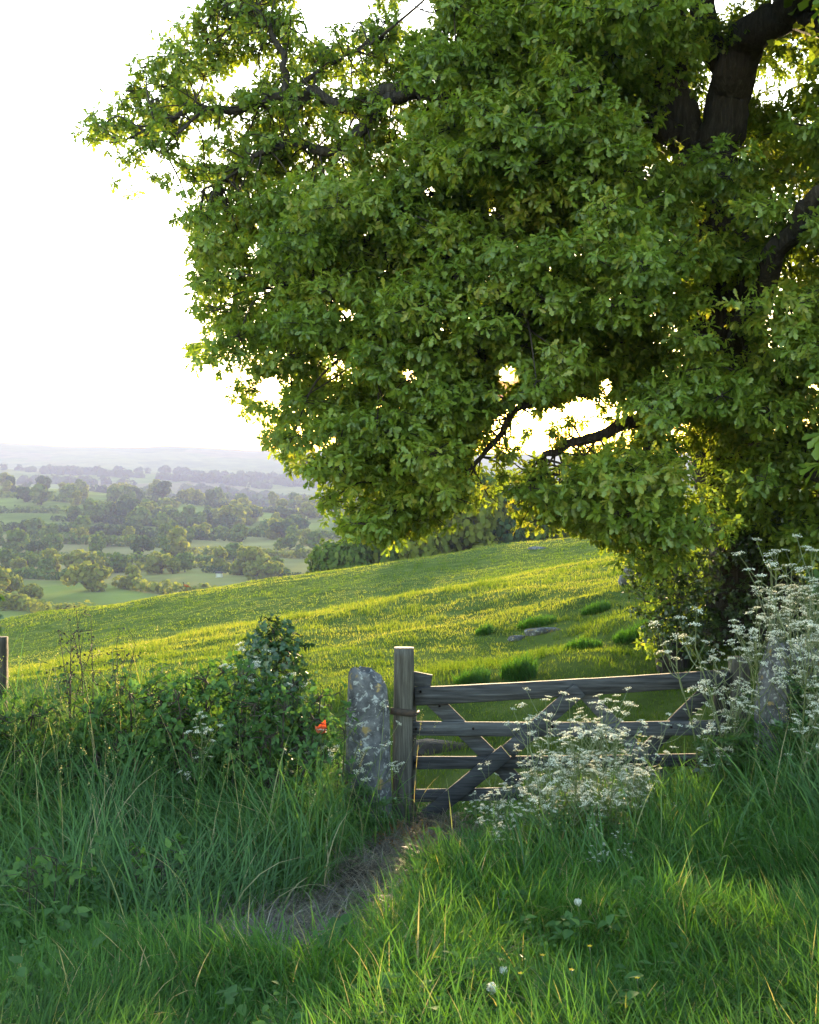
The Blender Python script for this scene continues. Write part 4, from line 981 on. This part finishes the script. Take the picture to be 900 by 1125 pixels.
for i, (px, Y, h, hint) in enumerate([(120, 8.3, .78, 'tallest leafy nettle clump rising from the hedge beside the bare twigs'), (150, 8.2, .72, None), (175, 8.3, .70, None), (200, 8.4, .66, None), (230, 8.3, .66, None), (100, 8.2, .6, None), (60, 8.2, .62, None), (35, 8.3, .62, None), (255, 8.2, .6, None)]):
    stalk_plant(px, Y, h, hint or 'leafy green nettle clump standing in the hedge left of the ivy mound', seed=30 + i, group='nettles along the hedge')
for i, (px, h, lb) in enumerate([(78, .95, 'bare brown twiggy stalk, leftmost of the dry stalks above the hedge'), (98, 1.05, 'tallest bare brown stalk with dark seed heads above the hedge'), (128, .86, 'bare brown stalk just right of the tallest dry stalk')]):
    stalk_plant(px, 8.35, h, lb, leafy=False, seed=50 + i, cat='dry stalk', name='dry_stalk', group='dry stalks above the hedge')

# dark post at the picture's left edge with an ivy sprig on it
def edge_post():
    gatepost('fence_post', 1, 700, 0, 800, 8.6, 13, 'dark old fence post standing in the hedge with ivy on its top', seed=9)
    bush('ivy_sprig', [(-2, 668, 8.6, .07), (-4, 690, 8.6, .08), (-1, 652, 8.6, .04)], 'ivy_leaf', IVY_T, .05, 70, 'ivy sprig growing on top of the dark fence post', 'ivy', seed=20, cluster=3, stem_r=.004)
edge_post()

# ------------------------------------------------------------------ cow parsley
def parsley_mesh(seed, h, n_umb, spread):
    """returns (stem mesh, leaf mesh, list of umbel meshes)"""
    r = np.random.default_rng(seed); gs, gl = Geo(), Geo(); U = []
    def umbel(c, ax, rad):
        gu = Geo(); k = r.integers(8, 12); t1 = unit(np.cross(ax, r.normal(size=3))); t2 = np.cross(ax, t1)
        for i in range(k):
            a = i * 2.4; q = rad * math.sqrt((i + .5) / k)
            e = c + ax * (rad * .75 - q * q / rad * .25) + (t1 * math.cos(a) + t2 * math.sin(a)) * q
            tube(gs, [c, (c + e) / 2 + ax * .004, e], [.0012, .001, .0008], 3, cap=False, tint=.7)
            m = 6; o = r.normal(0, 1, (m, 3)); p = e + (o - np.outer(o @ ax, ax)) * .0075 + np.outer(r.uniform(-.002, .004, m), ax)
            scatter(gu, *CLUMP, p, frames(unit(r.normal(size=(m, 3))), ax + r.normal(0, .35, (m, 3))), r.uniform(.0038, .0075, m), r.random(m))
        U.append(gu)
    def fern(c, d, L):
        d = unit(d); s = unit(np.cross(d, [0, 0, 1.0]))
        for i in range(1, 8):
            t = i / 8; p = c + d * L * t + np.array([0, 0, -.18 * L * t * t]); w_ = L * .42 * (1 - t) + .01
            for sg in (-1, 1):
                m = 4; dd = unit(s * sg + d * .5); q = p + dd[None] * (w_ * np.linspace(.1, .8, m))[:, None]
                scatter(gl, *OVATE, q, frames(np.repeat(dd[None], m, 0) + r.normal(0, .35, (m, 3)), np.array([[0, 0, 1.0]]) + r.normal(0, .3, (m, 3))), r.uniform(.02, .035, m), np.clip(r.normal(.5, .2, m), 0, 1))
    lean = r.normal(0, .09, 2)
    main = spline([(0, 0, -.05), (lean[0] * .3, lean[1] * .3, h * .4), (lean[0], lean[1], h * .82)], 7)
    tube(gs, main, np.linspace(.0055, .003, len(main)), 6, cap=False)
    for i in range(8): fern(main[r.integers(1, 7)], np.array([r.normal(), r.normal(), .5]), r.uniform(.12, .24))
    nodes = r.integers(5, len(main), n_umb); nodes[0] = len(main) - 1
    for j in range(n_umb):
        c0 = main[nodes[j]]; a = j * 2.4 + r.uniform(-.4, .4); q = spread * r.uniform(.35, 1.0) * (j > 0)
        e = c0 + np.array([math.cos(a) * q, math.sin(a) * q, h * r.uniform(.12, .26)])
        tube(gs, spline([c0, (c0 + e) / 2 + [0, 0, -.03], e], 4), np.linspace(.003, .0015, 9), 4, cap=False)
        umbel(e, unit(np.array([math.cos(a) * .25, math.sin(a) * .25, 1.0]) + r.normal(0, .28, 3)), r.uniform(.016, .032))
        if r.random() < .6:
            e2 = (c0 + e) / 2 + np.array([math.cos(a + 1.3), math.sin(a + 1.3), 1.2]) * .06; tube(gs, [(c0 + e) / 2, e2], [.002, .0012], 4, cap=False); umbel(e2, unit(np.array([.1, .1, 1.0]) + r.normal(0, .2, 3)), r.uniform(.014, .026))
    return gs, gl, U
def parsley_proto(seed, h, n_umb, spread):
    gs, gl, U = parsley_mesh(seed, h, n_umb, spread); root = empty('cow_parsley', (0, 0, 0))
    gs.build('stem', M['parsley_stem'], root); gl.build('leaves', M['parsley_leaf'], root)
    for u in U: u.build('flower_head', M['petal'], root)
    return root
PAR = [parsley_proto(100 + i, *q) for i, q in enumerate([(1.0, 13, .22), (.92, 11, .2), (1.06, 15, .24), (.85, 10, .18), (.98, 14, .2)])]
used = [False] * len(PAR)
def put_parsley(px, Y, s, label, group, dz=0.0):
    k = random.randrange(len(PAR))
    o = PAR[k] if not used[k] else copy_tree(PAR[k]); used[k] = True
    p = at(px, Y, dz); o.location = tuple(float(v) for v in p); o.scale = (s, s, s); o.rotation_euler = (random.gauss(0, .04), random.gauss(0, .04), random.uniform(0, 6.28))
    tag(o, label, 'cow parsley', group)
def top_scale(px, Y, py_top): 
    p = at(px, Y); return max(.25, (-(py_top - HY) / F * Y - p[2]) / 1.02)
for px, Y, pt in [(678, 8.2, 810), (624, 7.52, 865), (641, 7.3, 853), (619, 7.98, 813), (663, 7.6, 860), (530, 7.78, 871), (717, 8.05, 870), (543, 7.35, 874), (694, 7.41, 810), (738, 7.64, 873), (670, 7.46, 774), (607, 7.72, 824), (698, 7.93, 801), (620, 7.75, 837), (700, 7.78, 818), (639, 7.93, 769), (647, 7.66, 779), (656, 8.0, 830), (603, 7.95, 781), (544, 8.12, 860), (596, 8.28, 808), (693, 7.78, 797), (713, 7.97, 838), (633, 7.46, 863), (629, 7.77, 862), (567, 7.34, 859), (604, 7.3, 784), (675, 7.34, 833), (580, 8.12, 798), (701, 7.86, 828), (603, 7.93, 854), (662, 7.68, 773), (597, 8.28, 839), (674, 7.59, 827), (680, 8.29, 854), (629, 7.42, 791), (629, 7.76, 813), (736, 8.22, 864), (596, 8.01, 818), (650, 7.5, 781), (699, 8.21, 813), (632, 7.89, 850), (536, 7.33, 864), (687, 7.91, 856), (593, 7.88, 863), (610, 7.67, 778), (646, 7.85, 775), (637, 7.43, 814), (671, 7.39, 807), (554, 7.78, 833), (558, 8.27, 866), (693, 7.65, 822), (559, 8.15, 850), (610, 7.33, 857), (547, 7.77, 873), (658, 7.46, 851), (680, 7.46, 843), (707, 8.24, 847)]:
    if random.random() < .0: continue
    put_parsley(px, Y, top_scale(px, Y, pt), 'white cow parsley in the dense clump before the gate', 'cow parsley clump before the gate')
for px, Y, pt in [(858, 8.5, 640), (876, 8.5, 655), (892, 8.4, 670), (882, 8.6, 620), (890, 8.0, 745), (905, 8.2, 700), (812, 8.5, 690), (838, 8.6, 655), (878, 8.3, 780), (900, 8.6, 610), (800, 8.3, 650), (818, 8.4, 640), (835, 8.3, 665), (868, 8.3, 630), (884, 8.2, 612), (898, 8.1, 600), (880, 7.9, 680), (802, 8.3, 745), (785, 8.4, 730), (772, 8.5, 665), (896, 7.7, 720), (872, 7.6, 760), (850, 8.6, 610), (893, 8.5, 640), (905, 8.0, 655), (915, 8.3, 620), (790, 8.2, 790), (925, 7.9, 690)]:
    put_parsley(px, Y, top_scale(px, Y, pt), 'white cow parsley on the bank round the pale standing stone', 'cow parsley on the right bank')
for px, Y, pt, lb in [(276, 8.3, 700, 'white cow parsley leaning on the left flank of the ivy mound'), (308, 8.1, 725, 'white cow parsley flowering in front of the ivy mound'), (222, 7.7, 780, 'short white cow parsley in the grass before the tangled bramble'), (185, 8.1, 755, 'white cow parsley above the fresh green bramble bush'),
                      (340, 8.1, 745, 'thin cow parsley between the ivy mound and the lichened stone'), (412, 8.4, 765, 'thin cow parsley standing right against the lichened stone'), (375, 8.5, 735, 'cow parsley rising behind the long grass left of the lichened stone')]:
    put_parsley(px, Y, top_scale(px, Y, pt), lb, 'scattered cow parsley along the left hedge')
for px, Y, pt, lb in [(657, 6.8, 905, 'low cow parsley in the grass below the big clump, with two flower heads showing'), (690, 6.9, 910, 'low cow parsley right of the other low one below the big clump'), (778, 7.5, 900, 'low cow parsley at the edge of the dark undergrowth'), (752, 7.9, 880, 'low cow parsley beneath the gate hanging end')]:
    put_parsley(px, Y, top_scale(px, Y, pt), lb, 'low cow parsley in the grass')

# ------------------------------------------------------------------ small things in the grass
def puff(px, py, rad, label, Y):
    c = W(px, py, Y); gz = Hs(c[0], c[1]); root = empty('dandelion_clock', (c[0], c[1], gz), label, 'dandelion', 'dandelion clocks in the grass')
    g = Geo(); hh = max(.05, c[2] - gz); tube(g, spline([(0, 0, 0), (.01, 0, hh * .5), (0, 0, hh)], 4), .003, 5); g.build('stem', M['parsley_stem'], root)
    g = Geo(); n = 130; d = rand_dir(n); scatter(g, *CLUMP, d * rad * rng.uniform(.5, 1, n)[:, None] + [0, 0, hh], frames(rand_dir(n), d), rng.uniform(.006, .012, n), rng.random(n)); g.build('seed_head', M['petal'], root)
puff(635, 991, .018, 'dandelion clock in the grass below the cow parsley clump', 5.7)
puff(541, 1085, .024, 'larger dandelion clock low in the grass, the nearest of them', 4.5)
puff(553, 1066, .016, 'small dandelion clock just behind the nearest larger one', 4.7)
M['yellow_petal'] = leaf_mat('yellow_petal', [(0, (.55, .33, .01)), (1, (.75, .5, .02))], trans=(1, .9, .4), tfac=.3, gloss=.05)
M['red_leaf'] = leaf_mat('red_leaf', [(0, (.35, .05, .015)), (1, (.5, .09, .02))], trans=(1.3, .9, .6), tfac=.45, gloss=.05)
def buttercup(px, py, Y, label='tiny yellow buttercup in the verge grass'):
    c = W(px, py, Y); gz = Hs(c[0], c[1]); root = empty('buttercup', (c[0], c[1], gz), label, 'buttercup', 'buttercups in the verge grass'); hh = max(.06, c[2] - gz)
    g = Geo(); tube(g, spline([(0, 0, 0), (.01, .01, hh * .5), (0, 0, hh)], 4), .002, 4); g.build('stem', M['parsley_stem'], root)
    g = Geo(); a = np.arange(5) * 1.2566; d = np.stack([np.cos(a), np.sin(a), np.full(5, .5)], -1); scatter(g, *OVATE, np.tile([0, 0, hh], (5, 1)), frames(d, np.array([[0, 0, 1.0]])), np.full(5, .014), rng.random(5)); g.build('flower', M['yellow_petal'], root)
for q in [(628, 1066, 4.6), (572, 1070, 4.6), (596, 1050, 4.8), (648, 1040, 4.9), (480, 1052, 4.8), (700, 1075, 4.6)]: buttercup(*q)
def red_leaf():
    c = W(352, 800, 8.1); gz = Hs(c[0], c[1]); root = empty('dock_plant', (c[0], c[1], gz), 'single orange red dock leaf beside the lichened stone', 'dock leaf')
    g = Geo(); hh = c[2] - gz; tube(g, spline([(.02, 0, 0), (.01, 0, hh * .6), (0, 0, hh)], 4), .003, 5); g.build('stem', M['parsley_stem'], root)
    g = Geo(); scatter(g, *OVATE, np.array([[0, 0, hh - .04], [.01, -.01, hh - .03]]), frames(np.array([[.3, -.3, .9], [-.5, -.3, .6]]), np.array([[0, -1, .2], [0, -1, .3]])), [.11, .07], np.array([.3, .8])); g.build('leaf', M['red_leaf'], root)
red_leaf()

# dry leaves and straw gathered at the gate's foot
def dead_leaves():
    m = mat = leaf_mat('dry_leaf', [(0, (.10, .045, .015)), (.6, (.22, .11, .035)), (1, (.34, .20, .07))], trans=(1.2, 1, .6), tfac=.4, gloss=.01)
    g = Geo(); c = ground_hit(447, 928); n = 420; x = c[0] + rng.normal(0, .2, n); y = c[1] + rng.normal(0, .16, n)
    scatter(g, *OVATE, np.stack([x, y, H(x, y) + rng.uniform(.02, .07, n)], -1), frames(rand_dir(n) * [1, 1, .5], np.array([[0, 0, 1.0]]) + rng.normal(0, .5, (n, 3))), rng.uniform(.02, .05, n), rng.random(n))
    n = 160; x = c[0] + rng.normal(.05, .16, n); y = c[1] + rng.normal(.05, .1, n)
    blades(g, np.stack([x, y, H(x, y)], -1), rng.uniform(0, 6.28, n), rng.uniform(.08, .22, n), rng.uniform(.004, .008, n), rng.uniform(.1, .6, n), rng.uniform(.8, 2, n), 4, rng.uniform(.5, 1, n))
    tag(g.build('dead_leaves', m), 'rusty dead leaves and dry blades at the foot of the gatepost', 'dead leaves', kind='stuff')
dead_leaves()

# rusty brown bird standing near the far edge of the pasture
def bird():
    b = ground_hit(205, 649); m1 = solid_mat('rusty_plumage', [(.3, (.16, .045, .015)), (.7, (.30, .10, .03))], scale=(20, 20, 20)); m2 = solid_mat('dark_plumage', [(.3, (.012, .014, .016)), (.7, (.03, .035, .04))], scale=(20, 20, 20))
    b[2] += .12
    root = empty('pheasant', b, 'small rusty brown bird with a dark neck standing in the pasture', 'bird')
    g = Geo(); c = spline([(.42, 0, .12), (.2, 0, .2), (.05, 0, .26), (-.12, 0, .30), (-.2, 0, .40)], 5)
    tube(g, c, np.interp(np.arange(len(c)), [0, 4, 8, 12, 16, 20], [.008, .03, .10, .125, .07, .045]), 12)
    for s in (-.04, .04): tube(g, [(0, s, .2), (.0, s, .1), (-.01, s, -.12)], [.02, .012, .01], 5)
    g.build('body', m1, root, smooth=True)
    g = Geo(); c = spline([(-.17, 0, .36), (-.215, 0, .46), (-.23, 0, .52), (-.27, 0, .53), (-.32, 0, .51)], 4); tube(g, c, np.interp(np.arange(len(c)), [0, 4, 8, 12, 16], [.05, .036, .045, .03, .006]), 10); g.build('head', m2, root, smooth=True)
bird()



# ------------------------------------------------------------------ light, sky, haze
w = bpy.data.worlds.new('World'); SC.world = w; w.use_nodes = True
nt = w.node_tree; nt.nodes.clear()
sky = nt.nodes.new('ShaderNodeTexSky'); sky.sky_type = 'NISHITA'; sky.sun_disc = False
sky.sun_elevation = SUN_EL; sky.sun_rotation = SUN_AZ
sky.air_density = 1.0; sky.dust_density = 0.4; sky.ozone_density = 1.0; sky.altitude = 100
bg = nt.nodes.new('ShaderNodeBackground'); bg.inputs[1].default_value = 0.15
out = nt.nodes.new('ShaderNodeOutputWorld')
nt.links.new(sky.outputs[0], bg.inputs[0]); nt.links.new(bg.outputs[0], out.inputs[0])

sd = bpy.data.lights.new('sun_light', 'SUN'); sd.energy = 2.0; sd.angle = radians(0.6); sd.color = (1.0, .73, .42)
so = bpy.data.objects.new('sun_light', sd); COL.objects.link(so)
so.rotation_euler = (-SUN_DIR).to_track_quat('-Z', 'Y').to_euler()

def sun_disc():
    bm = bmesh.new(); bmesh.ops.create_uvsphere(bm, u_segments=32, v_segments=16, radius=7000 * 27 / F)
    me = bpy.data.meshes.new('sun'); bm.to_mesh(me); bm.free()
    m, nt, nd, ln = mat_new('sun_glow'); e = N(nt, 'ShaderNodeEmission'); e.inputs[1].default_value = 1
    # oversized sphere: orange rim painted round the bright core imitates the sun's halo
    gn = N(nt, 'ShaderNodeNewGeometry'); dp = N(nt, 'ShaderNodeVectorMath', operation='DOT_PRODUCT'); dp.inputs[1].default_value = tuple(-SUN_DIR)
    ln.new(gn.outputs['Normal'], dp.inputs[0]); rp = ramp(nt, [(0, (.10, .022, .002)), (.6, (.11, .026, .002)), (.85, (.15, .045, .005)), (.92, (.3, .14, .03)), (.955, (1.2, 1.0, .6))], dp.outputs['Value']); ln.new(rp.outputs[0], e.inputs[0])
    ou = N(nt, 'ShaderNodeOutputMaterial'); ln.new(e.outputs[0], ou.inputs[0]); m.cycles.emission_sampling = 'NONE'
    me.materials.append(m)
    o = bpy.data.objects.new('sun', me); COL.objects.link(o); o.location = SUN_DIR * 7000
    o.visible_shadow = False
    tag(o, 'low evening sun with a painted orange halo, glinting through the oak leaves', 'sun', kind='structure')
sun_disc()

def haze():
    g = Geo()
    x0, x1, y0, y1, z0, z1 = -4400, 4400, -720, 4400, -75, 62
    v = [(x, y, z) for z in (z0, z1) for y in (y0, y1) for x in (x0, x1)]
    g.add(v, np.array([[0, 2, 3, 1], [4, 5, 7, 6], [0, 1, 5, 4], [2, 6, 7, 3], [0, 4, 6, 2], [1, 3, 7, 5]]))
    m, nt, nd, ln = mat_new('evening_haze')
    p = N(nt, 'ShaderNodeVolumePrincipled'); p.inputs['Color'].default_value = (.35, .36, .56, 1); p.inputs['Density'].default_value = HAZE
    p.inputs['Anisotropy'].default_value = .0
    ou = N(nt, 'ShaderNodeOutputMaterial'); ln.new(p.outputs[0], ou.inputs['Volume'])
    o = g.build('haze', m); tag(o, 'pale evening haze lying over the valley', 'haze', kind='stuff')
HAZE = 0.00031
haze()

SC.view_settings.view_transform = 'Standard'; SC.view_settings.look = 'None'
SC.view_settings.exposure = 3.9; SC.view_settings.gamma = 1.0
SC.render.engine = 'CYCLES'
cy = SC.cycles
cy.max_bounces = 8; cy.diffuse_bounces = 7; cy.glossy_bounces = 1; cy.transmission_bounces = 3; cy.volume_bounces = 1; cy.transparent_max_bounces = 4
cy.caustics_reflective = False; cy.caustics_refractive = False
cy.sample_clamp_indirect = 4
cy.use_denoising = True
try:
    cy.denoiser = 'OPENIMAGEDENOISE'; cy.denoising_input_passes = 'RGB_ALBEDO_NORMAL'; cy.denoising_prefilter = 'ACCURATE'
except Exception: pass
